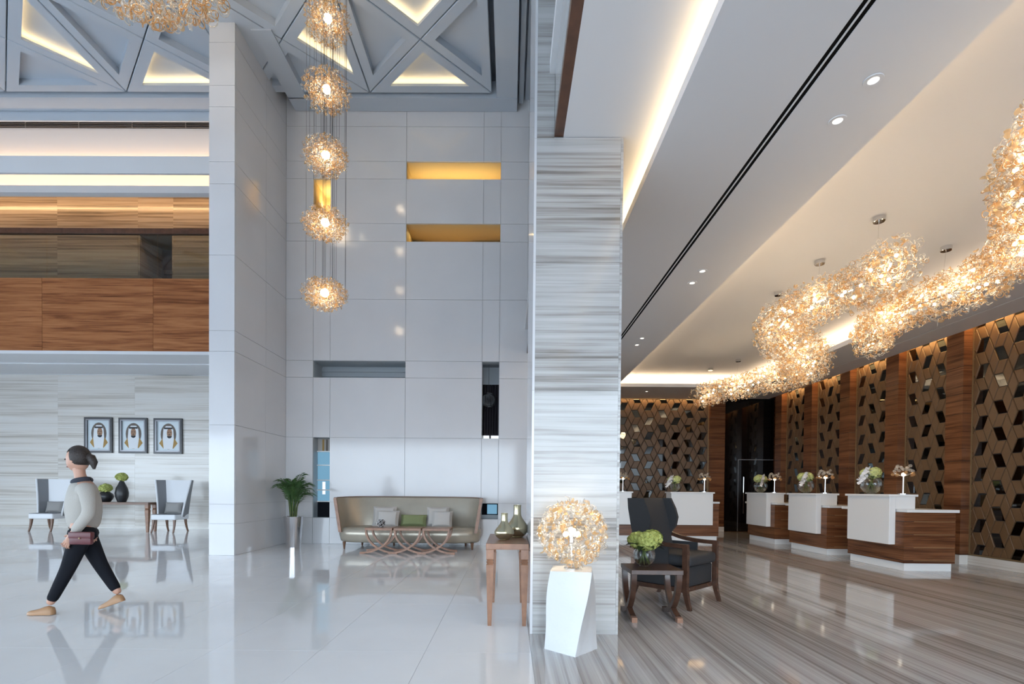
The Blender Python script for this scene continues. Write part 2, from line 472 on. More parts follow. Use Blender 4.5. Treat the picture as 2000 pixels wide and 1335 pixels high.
for k in range(7):
    MB().box(x1 - wd * .31 + k * wd * .043 + .01, x1 - wd * .31 + k * wd * .043 + .05, yb - .07, yb - .055, z0, z0 + .12).build('slat', 'dark_curtain', w, smooth=False)
area('slot_light', ((x0 + x1) / 2, WALL_Y + 0.40, z1 - 0.012), x1 - x0 - .1, 0.05, 4.0, (0, 0, 0), (1, .72, .3))
w, x0, x1, z0, z1, yb = window_slot(3, 'N3', 'cream_wall', 'cream_wall', 0.75)
MB().box(x0, x1, yb - .2, yb, z0 + .42, z0 + .50).build('ledge', 'pale_panel', w, smooth=False)
MB().box(x0 + .06, x1 - .04, yb - .03, yb - .001, z0, z0 + .34).build('panel', 'brick_brown', w, smooth=False)
area('slot_light', ((x0 + x1) / 2, WALL_Y + 0.5, z0 + 0.60), x1 - x0 - .06, 0.05, 4.0, UP, (1, .72, .3))
w, x0, x1, z0, z1, yb = window_slot(4, 'N4', 'pale_panel', 'pale_panel', 0.55)
for k in range(3):
    MB().box(x0, x1, yb - .04, yb - .001, z0 + .02 + k * .11, z0 + .10 + k * .11).build('louvre', 'pale_panel', w, smooth=False)
w, x0, x1, z0, z1, yb = window_slot(5, 'N5', 'bronze_tint', 'dark_curtain', 0.6)
for k in range(6):
    cxk = x0 + (k + .5) * (x1 - x0) / 6
    MB().tube([(cxk, yb - .03, z0 + .1), (cxk, yb - .03, z1 - .3)], .028, 8).build('curtain_fold', 'dark_curtain', w)
MB().box(x0, x1, yb - .08, yb - .001, z1 - .38, z1).build('pelmet', 'pale_panel', w, smooth=False)
MB().box(x0 + .01, x0 + .14, yb - .08, yb - .001, z0, z0 + .12).build('pane', 'daylit_white', w, smooth=False)
MB().box(x0 + .18, x1 - .01, yb - .08, yb - .001, z0, z0 + .12).build('pane', 'daylit_white', w, smooth=False)
MB().sphere(((x0 + x1) / 2 - .05, yb - .3, (z0 + z1) / 2 + .05), .17, 16, 10).build('glass_globe', 'clear_glass', w)
MB().tube([((x0 + x1) / 2 - .05, yb - .3, (z0 + z1) / 2 + .22), ((x0 + x1) / 2 - .05, yb - .3, z1)], .004, 6).build('cord', 'dark_gap', w)
def shelf_window(n, name, ncol):
    w, x0, x1, z0, z1, yb = window_slot(n, name, 'pale_panel', None, 0.30)
    return w, x0, x1, z0, z1, yb
w, x0, x1, z0, z1, yb = shelf_window(6, 'N6', 1)
H = z1 - z0
cuts = [0, .20, .345, .47, .66, .835, 1.0]
mats6 = ['trousers', 'daylit_pane', 'daylit_pane', 'daylit_pane', 'daylit_pane', 'linen']
for k in range(6):
    za, zb = z0 + H * cuts[k], z0 + H * cuts[k + 1]
    MB().box(x0, x1, yb - .02, yb, za, zb).build('pane', mats6[k], w, smooth=False)
    if k: MB().box(x0, x1, yb - .07, yb - .021, za - .012, za + .012).build('glazing_bar', 'desk_white', w, smooth=False)
for k, (fx, mt) in enumerate(((.28, 'portrait_gold'), (.50, 'portrait_shade'), (.78, 'grey_velvet'))):
    MB().box(x0 + (x1 - x0) * fx, x0 + (x1 - x0) * (fx + .11), yb - .03, yb - .021, z0 + H * .84, z1 - .02).build('mullion', mt, w, smooth=False)
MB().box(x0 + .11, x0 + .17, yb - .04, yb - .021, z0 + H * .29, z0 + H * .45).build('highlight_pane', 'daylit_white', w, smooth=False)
w, x0, x1, z0, z1, yb = shelf_window(7, 'N7', 1)
MB().box(x0, x1, yb - .02, yb, z0 + .08, z1).build('pane', 'trousers', w, smooth=False)
MB().box(x0 + .12, x1 - .03, yb - .03, yb - .021, z0 + .10, z1 - .03).build('pane', 'daylit_pane', w, smooth=False)
MB().box(x0, x1, yb - .05, yb, z0, z0 + .08).build('glazing_bar', 'pale_panel', w, smooth=False)
MB().box(XC[6] - .012, XC[6] + .012, WALL_Y - .03, WALL_Y - .0125, Z1, HC).build('trim_1', 'trim_wood', smooth=False)['kind'] = 'structure'

# ---- pier
pier = struct('wall_pier', MB().box(PX0 + .012, PX1 - .012, PY0 + .012, WALL_Y + WT, 0, HC + .62), 'joint')
PYS = [PY0, 10.04, WALL_Y - .012]
for r in range(nz):
    stone_panel(PX0, PX1, ROW[r], ROW[r + 1], PY0, pier)
    for k in range(2):
        g = .003
        MB().box(PX1 - .03, PX1, PYS[k] + g + (0.03 if k == 0 else 0), PYS[k + 1] - g, ROW[r] + g, ROW[r + 1] - g).build('stone_panel', 'white_stone', pier, smooth=False)
# left flank of the pier and the wall running back to the striped wall
struct('wall_side', MB().box(PX1 - .2, PX1, WALL_Y + WT, LW_Y + .3, 0, HC + .62), 'white_paint')

# ---- striped wall with the portraits, soffit, walnut parapet, gallery
wl_ = struct('wall_left', MB().box(-17, PX1 - .2, LW_Y + .012, LW_Y + .3, 0, 4.4), 'joint')
gx = [atY(x, 900, LW_Y).x for x in (-255, -70, 114, 264)] + [PX1 - .2]
for c in range(len(gx) - 1):
    for (za, zb) in ((0, 1.45), (1.45, 2.9), (2.9, 4.36)):
        stone_panel(gx[c], gx[c + 1], za, zb, LW_Y - .012, wl_, 'striped_wall', .0008)
MB().box(-17, gx[0], LW_Y - .012, LW_Y + .02, 0, 4.36).build('stone_panel', 'striped_wall', wl_, smooth=False)
GY = 12.10                                  # parapet face
zb_par = atY(200, 690, GY).z; zt_par = atY(200, 543, GY).z
ZS = 4.33
so = struct('ceiling_soffit', MB().box(-17, PX0, GY + .02, LW_Y, ZS + .10, ZS + .25), 'white_paint')
for (ya, yb2, dz) in ((GY + .0, GY + .44, -.01), (GY + .44, GY + 1.07, .03), (GY + 1.07, GY + 1.67, 0.0), (GY + 1.67, LW_Y, .05)):
    MB().box(-17, PX0, ya, yb2, ZS + dz, ZS + dz + .06).build('soffit_board', 'white_paint', so, smooth=False)
pw = struct('wall_parapet', MB().box(-17, PX0, GY + .03, GY + .25, zb_par - .0, zt_par - .02), 'dark_gap')
px_ = [-17, atY(-136, 600, GY).x, atY(82, 600, GY).x, atY(299, 600, GY).x, PX0]
for c in range(4):
    MB().box(px_[c] + .004, px_[c + 1] - .004, GY, GY + .04, zb_par + .06, zt_par).build('veneer_panel', 'parapet_walnut', pw, smooth=False)
MB().box(-17, PX0, GY - .02, GY + .25, zb_par - .02, zb_par + .055).build('edge_trim', 'white_paint', pw, smooth=False)
zr0, zr1 = atY(200, 453, GY).z, atY(200, 443, GY).z
bal = thing('glass_balustrade', 'clear glass balustrade with brown timber handrail above the walnut gallery parapet', 'balustrade', (-11, GY + .1, zt_par))
hb = [atY(x, 500, GY + .1).x + 11 for x in (-130, 92, 308)]
hb = [-6.0] + hb + [PX0 + 11]
for c in range(4):
    MB().box(hb[c] + .008, hb[c + 1] - .008, -.008, .008, .002, zr0 - zt_par).build('glass_pane', 'balustrade_glass', bal, smooth=False)
MB().box(-6.0, PX0 + 11, -.05, .05, zr0 - zt_par, zr1 - zt_par).build('handrail', 'trim_wood', bal, smooth=False)
GB = 13.8
gd0, gd1 = atY(270, 500, GB).x, atY(339, 500, GB).x
zdt = atY(300, 455, GB).z; zgt = 8.95
gw = MB()
gw.box(-17, gd0, GB + .012, GB + .2, ZS + .12, zgt).box(gd1, PX0 + .2, GB + .012, GB + .2, ZS + .12, zgt).box(gd0, gd1, GB + .012, GB + .2, zdt, zgt)
gwall = struct('wall_gallery', gw, 'joint')
for c, (xa, xb) in enumerate(((-17, gx[1] * .945), (gx[1] * .945, gx[2] * .945), (gx[2] * .945, gd0))):
    for (za, zb) in ((ZS + .12, 7.28), (7.28, zgt)):
        stone_panel(xa, xb, za, zb, GB - .012, gwall, 'gallery_stone', .0008)
stone_panel(gd1, PX0 + .2, ZS + .12, 7.28, GB - .012, gwall, 'gallery_stone', .0008)
stone_panel(gd1, PX0 + .2, 7.28, zgt, GB - .012, gwall, 'gallery_stone', .0008)
stone_panel(gd0, gd1, zdt, zgt, GB - .012, gwall, 'gallery_stone', .0008)
dr = tag(bpy.data.objects.new('door_1', None), kind='structure'); COL.objects.link(dr)
MB().box(gd0, gd0 + .04, GB + .0, GB + .9, ZS + .12, zdt).box(gd1 - .04, gd1, GB, GB + .9, ZS + .12, zdt).box(gd0, gd1, GB, GB + .9, zdt - .04, zdt).build('jamb', 'gallery_stone', dr, smooth=False)
MB().box(gd0, gd1, GB + .9, GB + .95, ZS + .12, zdt).build('door_leaf', 'dark_wood', dr, smooth=False)
MB().box(gd0 + .1, gd1, GB + .86, GB + .9, zdt - .75, zdt - .62).build('rail', 'trim_wood', dr, smooth=False)
struct('ceiling_gallery', MB().box(-17, PX0, 11.9, GB + .2, zgt, zgt + .1), 'white_paint')
# stepped cove above the gallery opening (profile swept along X)
def ledge(name, y0, y1, z0, z1, mat='white_paint'):
    return struct(name, MB().box(-17, PX0 + .01, y0, y1, z0, z1), mat)
Zf = lambda y, Y: atY(200, y, Y).z
ledge('trim_2', 11.00, 11.08, Zf(310, 11.0), Zf(310, 11.0) + .06)
ledge('trim_3', 11.00, 11.06, Zf(338, 11.0), Zf(310, 11.0))
ledge('trim_9', 11.06, 11.45, Zf(310, 11.0) - .032, Zf(310, 11.0))
za_ = Zf(310, 11.0)
ledge('trim_4', 11.50, 11.60, 8.40, HC + .3)              # glowing upper face
ledge('trim_6', 11.60, 11.76, Zf(376, 11.6), Zf(362, 11.6))
ledge('trim_7', 12.16, 12.26, 8.12, 8.80)
ledge('trim_8', 11.58, 12.26, 8.74, 8.80)
area('cove_light', (-11, 11.36, za_ + .03), 11.6, .05, 95.0, (math.radians(127), 0, 0), (1, .62, .33))
area('cove_light', (-11, 11.72, Zf(362, 11.6) + .04), 11.6, .05, 13.0, (math.radians(115), 0, 0), (1, .62, .33))
area('cove_light', (-11, 13.35, zgt - .06), 11.6, .05, 62.0, (math.radians(30), 0, 0), (1, .62, .30))
# slot diffuser grille
gz0, gz1 = Zf(250, 11.49), Zf(237, 11.49)
gr = thing('air_grille', 'long dark slotted air grille under the ceiling cornice above the gallery', 'grille', (-11, 11.485, gz0))
MB().box(-6, PX0 + 11, 0, .008, 0, gz1 - gz0).build('backing', 'gap_black', gr, smooth=False)
for k in range(4):
    MB().box(-6, PX0 + 11, -.012, 0, k * (gz1 - gz0) / 4 + .012, k * (gz1 - gz0) / 4 + .022).build('slat', 'frame_silver', gr, smooth=False)
for k in range(10):
    MB().box(-5.9 + k * 1.2, -5.885 + k * 1.2, -.014, 0, 0, gz1 - gz0).build('divider', 'frame_silver', gr, smooth=False)
ledge('trim_11', 11.475, 11.498, gz1 + .001, HC + .3)

# ---- unseen facade walls added behind the camera and far left to limit the daylight
struct('wall_unseen_front', MB().box(-17, 0.6, -6.2, -6.0, 3.6, HC + .8), 'white_paint')
struct('wall_unseen_left', MB().box(-17.2, -17.0, -6.2, 15, 3.6, HC + .8).box(-17.2, -17.0, 8.0, 15, 0.0, 3.6), 'white_paint')  # lower stretch closed off to even the daylight on the striped wall
# ---- coffered ceiling
ceil = struct('ceiling', MB().box(-17, 0.60, -6.2, 15.0, HC + .62, HC + .8), 'ceiling_paint')
XB = [-0.42, -2.90, -5.38, -7.86, -10.34, -12.82]
CY0, CY1 = 8.00, 10.47
def tri_inset(T, d):
    A, B, C = [Vector(t) for t in T]
    a, b, c = (B - C).length, (C - A).length, (A - B).length
    I = (A * a + B * b + C * c) / (a + b + c)
    s_ = (a + b + c) / 2; area_ = abs((B - A).cross(C - A)) if False else abs((B.x - A.x) * (C.y - A.y) - (B.y - A.y) * (C.x - A.x)) / 2
    r = area_ / s_
    return [I + (v - I) * (1 - d / r) for v in (A, B, C)]
def coffer(T, lit):
    """one triangular coffer: flat frame with a recess"""
    O = tri_inset(T, .009); E = tri_inset(T, .018); I = tri_inset(T, .185)
    z0, z1 = HC, HC + .012
    rings = [[(p.x, p.y, HC + .30) for p in O], [(p.x, p.y, z1) for p in O], [(p.x, p.y, z0) for p in E], [(p.x, p.y, z0) for p in I]]
    if lit:
        R = tri_inset(T, .03)
        rings += [[(p.x, p.y, HC + .05) for p in I], [(p.x, p.y, HC + .055) for p in R], [(p.x, p.y, HC + .17) for p in R]]
    else:
        rings += [[(p.x, p.y, HC + .13) for p in I]]
    m = MB(); m.loft(rings, cap=False)
    n = len(m.v); m.f.append((n - 3, n - 2, n - 1))
    o = m.build('coffer', 'ceiling_paint', ceil, smooth=False)
    if lit:
        Q = tri_inset(T, .105)
        for k in range(3):
            a, b = Q[k], Q[(k + 1) % 3]; L = (b - a).length
            ang = math.atan2(b.y - a.y, b.x - a.x)
            area('cove_light', ((a.x + b.x) / 2, (a.y + b.y) / 2, HC + .066), L * .96, .03, 1.7 * L, (PI, 0, ang), (1, .66, .30))
    return o
for i in range(5):
    xa, xb = XB[i + 1], XB[i]
    for row, (ya, yb2) in enumerate(((CY0, CY1), (CY0 - 2.47, CY0))):
        cx_, cy_ = (xa + xb) / 2, (ya + yb2) / 2
        P = [(xa, ya), (xb, ya), (xb, yb2), (xa, yb2)]
        for q in range(4):
            T = [(cx_, cy_), P[q], P[(q + 1) % 4]]
            topbot = (q in (0, 2))
            lit = (topbot == (i % 2 == 0)) and row == 0 and not (i == 2 and q == 0)
            if (i == 1 and row == 0 and q == 3) or (i == 2 and row == 0 and q == 1 and False):
                MB().prism([tuple(p) for p in tri_inset(T, .009)], HC, HC + .1).build('ceiling_board', 'ceiling_paint', ceil, smooth=False)
                continue
            coffer(T, lit)
MB().box(-17, -0.42, -6, CY0 - 2.475, HC, HC + .1).build('ceiling_board', 'ceiling_paint', ceil, smooth=False)
MB().box(-17, XB[5] - .005, CY0 - 2.47, CY1, HC, HC + .1).build('ceiling_board', 'ceiling_paint', ceil, smooth=False)
# perimeter bands
bands = MB()
bd = [('x', -0.33, 0.09, -6, 10.92), ('y', -17, PX0, 10.58, 10.96), ('p', -4.60, -4.23, 9.02, 10.58), ('q', -4.60, 0.09, 10.56, 10.925)]
for nm, xa, xb, ya, yb2 in bd:
    MB().box(xa, xb, ya, yb2, HC - .03 if nm in 'pq' else HC - .02, HC + .3).build('perimeter_band', 'ceiling_paint', ceil, smooth=False)
MB().box(-17, PX0, 10.98, 11.02, Zf(237, 11.0), HC + .3).build('perimeter_band', 'ceiling_paint', ceil, smooth=False)
MB().box(-17, 0.34, 10.96, 11.7, HC + .3, HC + .34).build('ceiling_board', 'ceiling_paint', ceil, smooth=False)
MB().box(0.13, 0.22, -6, 10.9, HC + .12, HC + .4).build('perimeter_band', 'ceiling_paint', ceil, smooth=False)
MB().box(0.26, 0.345, -6, 10.9, HC + .2, HC + .5).build('perimeter_band', 'ceiling_paint', ceil, smooth=False)

# ---- bulkhead between atrium and reception, and the striped column
bulk = struct('wall_bulkhead', MB().box(0.345, 0.415, -6, WALL_Y - .03, Z1 + .07, HC + .6), 'striped_stone')
MB().box(0.343, 0.417, -6, COLY0 - .002, Z1, Z1 + .07).build('edge_trim', 'trim_wood', bulk, smooth=False)
MB().box(0.343, 0.417, COLY1 + .002, WALL_Y - .03, Z1, Z1 + .07).build('edge_trim', 'trim_wood', bulk, smooth=False)
colm = struct('pillar', MB().box(COLX0 + .012, COLX1 - .012, COLY0 + .012, COLY1 - .012, 0, HC + .4), 'joint')
cz = [0, 0.97, 2.02, 3.07, Z1 - .01]
for k in range(4):
    za, zb = cz[k] + .0008, cz[k + 1] - .0008
    MB().box(COLX0 + .021, COLX1 - .021, COLY0, COLY0 + .02, za, zb).build('slab', 'striped_stone', colm, smooth=False)
    MB().box(COLX0, COLX0 + .02, COLY0, COLY1, za, zb).build('slab', 'white_stone', colm, smooth=False)
    MB().box(COLX1 - .02, COLX1, COLY0, COLY1, za, zb).build('slab', 'striped_stone', colm, smooth=False)
for (za, zb) in ((Z1 - .009, 5.14), (5.14, 6.2), (6.2, 7.25), (7.25, 8.3), (8.3, HC + .4)):
    MB().box(COLX0 + .021, 0.343, COLY0, COLY0 + .02, za, zb).build('slab', 'striped_stone', colm, smooth=False)
    MB().box(COLX0, COLX0 + .02, COLY0, COLY1, za, zb).build('slab', 'white_stone', colm, smooth=False)

# ---- reception ceilings
c1 = struct('ceiling_upper', MB().box(0.417, 1.60, -6, RB_Y, Z1, Z1 + .1), 'white_paint')
XL = 1.168
c2 = struct('ceiling_lower', MB().box(1.934, 2.006, -6, RB_Y, Z2 + .005, Z2 + .1), 'gap_black')
MB().box(XL, 1.934, -6, RB_Y, Z2, Z2 + .06).build('ceiling_board', 'white_paint', c2, smooth=False)
MB().box(1.964, 1.976, -6, RB_Y, Z2 + .001, Z2 + .0049).build('ceiling_board', 'white_paint', c2, smooth=False)
MB().box(2.006, 2.768, -6, 13.5, Z2, Z2 + .06).build('ceiling_board', 'white_paint', c2, smooth=False)
MB().box(2.000, 6.20, 13.5, RB_Y, Z2, Z2 + .06).build('ceiling_board', 'white_paint', c2, smooth=False)
MB().box(6.20, 7.05, -6, RB_Y, Z2, Z2 + .06).build('ceiling_board', 'white_paint', c2, smooth=False)
MB().box(7.05, 7.075, -6, RB_Y, Z2 + .03, Z2 + .05).build('slot_backing', 'gap_black', c2, smooth=False)
MB().box(7.075, 7.60, -6, RB_Y, Z2, Z2 + .06).build('ceiling_board', 'white_paint', c2, smooth=False)
MB().box(7.60, RW_X + .1, -6, RB_Y + .1, Z2 + .16, Z2 + .22).build('ceiling_board', 'white_paint', c2, smooth=False)
MB().box(7.598, 7.602, -6, RB_Y, Z2 + .05, Z2 + .17).build('ceiling_board', 'white_paint', c2, smooth=False)
tray = struct('ceiling_tray', MB().box(2.40, 6.60, -6, 13.95, Z3, Z3 + .1), 'white_paint')
MB().box(2.40, 2.45, -6, 13.95, Z2 + .06, Z3).build('tray_side', 'white_paint', tray, smooth=False)
MB().box(6.55, 6.60, -6, 13.95, Z2 + .06, Z3).build('tray_side', 'white_paint', tray, smooth=False)
MB().box(2.45, 6.55, 13.90, 13.95, Z2 + .06, Z3).build('tray_side', 'white_paint', tray, smooth=False)
MB().box(2.748, 2.768, -6, 13.5, Z2 + .06, Z2 + .085).build('tray_lip', 'white_paint', tray, smooth=False)
MB().box(6.20, 6.22, -6, 13.5, Z2 + .06, Z2 + .085).build('tray_lip', 'white_paint', tray, smooth=False)
MB().box(2.768, 6.20, 13.5, 13.52, Z2 + .06, Z2 + .085).build('tray_lip', 'white_paint', tray, smooth=False)
MB().box(XL, XL + .02, -6, RB_Y, Z2 + .06, Z2 + .085).build('edge_lip', 'white_paint', c2, smooth=False)
# roof over it all
struct('roof', MB().box(0.3, RW_X + .6, -6, RB_Y + .6, 4.6, 4.7), 'white_paint')

# ---- reception walls
wr = struct('wall_right', MB().box(RW_X + .05, RW_X + .35, -6, RB_Y + .4, 0, 4.3), 'walnut')
wbk = struct('wall_reception', MB().box(0.345, RW_X + .05, RB_Y + .05, RB_Y + .35, 0, 4.3), 'walnut')
struct('wall_partition', MB().box(0.345, 0.5, WALL_Y + WT, RB_Y + .05, 0, 4.3), 'white_paint')
PILS = [(7.28 + 1.445 * k, 7.62 + 1.445 * k) for k in range(-2, 6)]
pil_z = [0.16, 0.95, 1.75, 2.55, 3.35, Z2 + .15]
for ya, yb2 in PILS:
    p = tag(bpy.data.objects.new('pilaster', None), kind='structure'); COL.objects.link(p)
    MB().box(7.66, RW_X + .05, ya + .01, yb2 - .01, 0, Z2 + .15).build('core', 'dark_gap', p, smooth=False)
    for k in range(5):
        MB().box(7.64, RW_X + .05, ya, yb2, pil_z[k] + .003, pil_z[k + 1] - .003).build('veneer_panel', 'walnut', p, smooth=False)
    MB().box(7.63, RW_X + .05, ya - .005, yb2 + .005, 0, .155).build('plinth', 'striped_wall', p, smooth=False)
def back_pilaster(xa, xb):
    p = tag(bpy.data.objects.new('pilaster', None), kind='structure'); COL.objects.link(p)
    MB().box(xa + .01, xb - .01, RB_Y - .10, RB_Y + .05, 0, Z2).build('core', 'dark_gap', p, smooth=False)
    for k in range(5):
        MB().box(xa, xb, RB_Y - .12, RB_Y + .05, pil_z[k] + .003, min(pil_z[k + 1], Z2) - .003).build('veneer_panel', 'walnut', p, smooth=False)
    MB().box(xa - .005, xb + .005, RB_Y - .13, RB_Y + .05, 0, .155).build('plinth', 'striped_wall', p, smooth=False)
DX0, DX1 = atY(1412, 900, RB_Y).x, atY(1511, 900, RB_Y).x
PBX = atY(1383, 900, RB_Y).x
back_pilaster(PBX, DX0)
dd = tag(bpy.data.objects.new('door_2', None), kind='structure'); COL.objects.link(dd)
DX1 = min(DX1, RW_X - .02)
mid = (DX0 + DX1) / 2
for (xa, xb) in ((DX0, mid - .004), (mid + .004, DX1)):
    MB().box(xa, xb, RB_Y - .02, RB_Y + .04, .02, Z2 - .02).build('glass_leaf', 'black_glass', dd, smooth=False)
MB().box(DX0, DX1, RB_Y - .05, RB_Y + .04, Z2 - .03, Z2 + .02).build('head_frame', 'gap_black', dd, smooth=False)
zt = atY(1460, 898, RB_Y).z
MB().box(atY(1441, 900, RB_Y).x, DX1, RB_Y - .035, RB_Y - .021, zt, zt + .02).build('transom', 'frame_silver', dd, smooth=False)
MB().box(atY(1441, 900, RB_Y).x, atY(1441, 900, RB_Y).x + .012, RB_Y - .035, RB_Y - .021, .02, zt).build('stile', 'frame_silver', dd, smooth=False)
hx = atY(1450, 960, RB_Y).x
MB().tube([(hx, RB_Y - .07, atY(1450, 1002, RB_Y).z), (hx, RB_Y - .07, atY(1450, 931, RB_Y).z)], .012, 8).build('handle', 'chrome', dd)

# ================================================================== PATTERNED WALL PANELS
S_ = 0.25
def clip_poly(poly, x0, x1, y0, y1):
    def cut(pts, inside, inter):
        out = []
        for i in range(len(pts)):
            a, b = pts[i - 1], pts[i]
            if inside(b):
                if not inside(a): out.append(inter(a, b))
                out.append(b)
            elif inside(a): out.append(inter(a, b))
        return out
    def ix(x): return lambda a, b: (x, a[1] + (b[1] - a[1]) * (x - a[0]) / (b[0] - a[0]))
    def iy(y): return lambda a, b: (a[0] + (b[0] - a[0]) * (y - a[1]) / (b[1] - a[1]), y)
    for ins, it in ((lambda p: p[0] >= x0, ix(x0)), (lambda p: p[0] <= x1, ix(x1)), (lambda p: p[1] >= y0, iy(y0)), (lambda p: p[1] <= y1, iy(y1))):
        if not poly: return []
        poly = cut(poly, ins, it)
    return poly
def parea(p): return sum(p[i - 1][0] * p[i][1] - p[i][0] * p[i - 1][1] for i in range(len(p))) / 2
tile_cache = {}
def wall_panel(label, loc, rz, W, H, phase=0, pat=(.150, .086, .213)):
    """panel in local x (width), z (height), facing -y; rhombus tiles laid on a board"""
    t = thing('wall_panel', label, 'wall panel', loc, rz, 'rhombus patterned panels')
    MB().box(0, W, .02, .05, 0, H).build('board', 'dark_gap', t, smooth=False)
    fw = .02
    MB().box(0, fw, -.015, .05, 0, H).box(W - fw, W, -.015, .05, 0, H).box(fw, W - fw, -.015, .05, H - fw, H).box(fw, W - fw, -.015, .05, 0, fw).build('frame', 'gold_frame', t, smooth=False)
    A, D, h = pat
    P_ = A + 2 * D
    def lay(q, kind, dark):
        g = .006
        cxq = sum(p[0] for p in q) / 4; czq = sum(p[1] for p in q) / 4
        qi = [(cxq + (p[0] - cxq) * (1 - g / (.5 * A)), czq + (p[1] - czq) * (1 - g / (.5 * h))) for p in q]
        pl = clip_poly(qi, fw, W - fw, fw, H - fw)
        if len(pl) < 3 or abs(parea(pl)) < 1e-4: return
        if parea(pl) < 0: pl = pl[::-1]
        full = len(pl) == 4 and all(abs(a_[0] - b_[0]) < 1e-6 and abs(a_[1] - b_[1]) < 1e-6 for a_, b_ in zip(sorted(pl), sorted(qi)))
        key = (kind, dark, pat); nm = 'mirror_tile' if dark else 'leather_tile'
        if not full or key not in tile_cache:
            yf, ins, f_ = (.006, 0.0, 1.0) if dark else (-.006, .008, .92)
            P = [(p[0] - cxq, p[1] - czq) for p in pl]
            mx = sum(p[0] for p in P) / len(P); mz = sum(p[1] for p in P) / len(P)
            rings = [[(p[0], .02, p[1]) for p in P]] + ([[(p[0], yf + ins, p[1]) for p in P]] if not dark else []) + [[(mx + (p[0] - mx) * f_, yf, mz + (p[1] - mz) * f_) for p in P]]
            me = MB().loft(rings).mesh(nm, 'mirror_black' if dark else 'gold_leather', smooth=False)
            if full: tile_cache[key] = me
        else:
            me = tile_cache[key]
        link(nm, me, t, (cxq, 0, czq))
    off = lambda k: D if k % 2 else 0.0
    for c in range(-1, int(W / P_) + 2):
        X = c * P_ + A * .35
        for r in range(-1, int(H / h) + 2):
            z0, z1 = r * h - .03, (r + 1) * h - .03
            lay([(X + off(r), z0), (X + A + off(r), z0), (X + A + off(r + 1), z1), (X + off(r + 1), z1)], r % 2, (c + r + phase) % 2 == 0 and True)
            ctr = X + A + (2 * D if r % 2 else D)
            lay([(ctr - D, z0), (ctr, z0 - h), (ctr + D, z0), (ctr, z1)], 2, False)
    return t
PH = Z2 + .12 - .16
ordn = ['nearest', 'second nearest', 'third from the near end', 'fourth from the near end', 'fifth from the near end']
for k in range(2, 7):
    ya = PILS[k][1] if False else 7.62 + 1.445 * (k - 2)
    yb2 = ya + 1.105
    where = ['behind the nearest reception desk, at the frame edge', 'between the two walnut pilasters right of the nearest desk lamp', 'behind the nearest flower bowl', 'behind the middle reception desk', 'deepest in the hall, beside the dark glass doors'][k - 2]
    wall_panel('tall bronze rhombus panel with black mirror tiles ' + where, (RW_X, yb2, .16), -PI / 2, yb2 - ya, PH, k % 2)
    area('cove_light', (7.70, (ya + yb2) / 2, Z2 + .14), .05, 1.0, 5.0, (0, 0, 0), (1, .62, .25))
skirt = struct('baseboard_right', MB().box(RW_X - .03, RW_X + .05, 4.6, RB_Y, 0, .155), 'striped_wall')
wall_panel('wide bronze rhombus panel on the far wall behind the armchair', (2.35, RB_Y, .16), 0, PBX - 2.35, Z2 - .16, 0, (.182, .104, .215))
struct('baseboard_back', MB().box(0.5, PBX, RB_Y - .03, RB_Y + .05, 0, .155), 'striped_wall')
area('cove_light', (4.4, RB_Y - .10, Z2 - .01), 2.8, .04, 9.0, (0, 0, 0), (1, .62, .25))

# ================================================================== DOWNLIGHTS
dl0 = None
dlab = ['recessed downlight nearest the camera, beside the tray edge', 'recessed downlight second nearest, lower left of the brightest one',
        'recessed downlight, right one of the middle pair beside the dark slot', 'recessed downlight, left one of the middle pair beside the dark slot',
        'recessed downlight, right one of the far pair near the striped column', 'recessed downlight, left one of the far pair near the striped column',
        'small recessed downlight in the far soffit above the back panel']
for i, (px, py) in enumerate(((1706, 156), (1636, 235), (1372, 529), (1352, 552), (1254, 660), (1244, 673), (1263, 764))):
    p = atZ(px, py, Z2)
    if i == 0:
        t = thing('downlight', dlab[0], 'downlight', p, 0, 'recessed downlights')
        MB().lathe([(.060, -.001), (.058, -.006), (.034, -.006), (.032, .0)], 24, cap=False).build('trim_ring', 'white_paint', t)
        MB().lathe([(.0001, -.0035), (.029, -.0035), (.032, -.001)], 20, cap=False).build('lens', 'downlight_glow', t)
        dl0 = t
    else:
        dup(dl0, p, 0, dlab[i])

# ================================================================== RECEPTION DESKS
def make_desk(label):
    t = thing('reception_desk', label, 'reception desk', (0, 0, 0), 0, 'reception desks')
    L, D = 1.30, .78
    MB().box(.03, D - .03, .03, L - .03, 0, .12).build('plinth', 'desk_white', t, smooth=False)
    MB().box(.006, D - .006, .006, L - .006, .12, .90).build('core', 'dark_gap', t, smooth=False)
    zc = [.12, .16, .36, .56, .76, .90]
    for k in range(5):
        MB().box(0, D, 0, L, zc[k] + (.003 if k else 0), zc[k + 1] - .003).build('veneer_board', 'walnut', t, smooth=False)
    for k in range(1, 5):
        MB().box(.15, D - .01, -.0015, .01, zc[k] - .004, zc[k] + .004).build('inlay_strip', 'gold_frame', t, smooth=False)
    MB().box(.02, D + .035, -.03, L + .22, .90, .945, .004).build('worktop', 'desk_white', t, smooth=False)
    fp = MB().box(-.10, -.001, .18, 1.17, .39, 1.14, .003).build('front_panel', 'desk_white', t, smooth=False)
    MB().box(-.001, .30, .18, 1.17, .946, 1.14).build('counter_box', 'desk_white', t, smooth=False)
    MB().box(-.13, .325, .15, 1.20, 1.14, 1.175, .004).build('counter_top', 'desk_white', t, smooth=False)
    return t
desk = make_desk('walnut and white reception desk nearest the camera, its whole walnut side showing')
desk.location = (6.05, 7.88, 0)
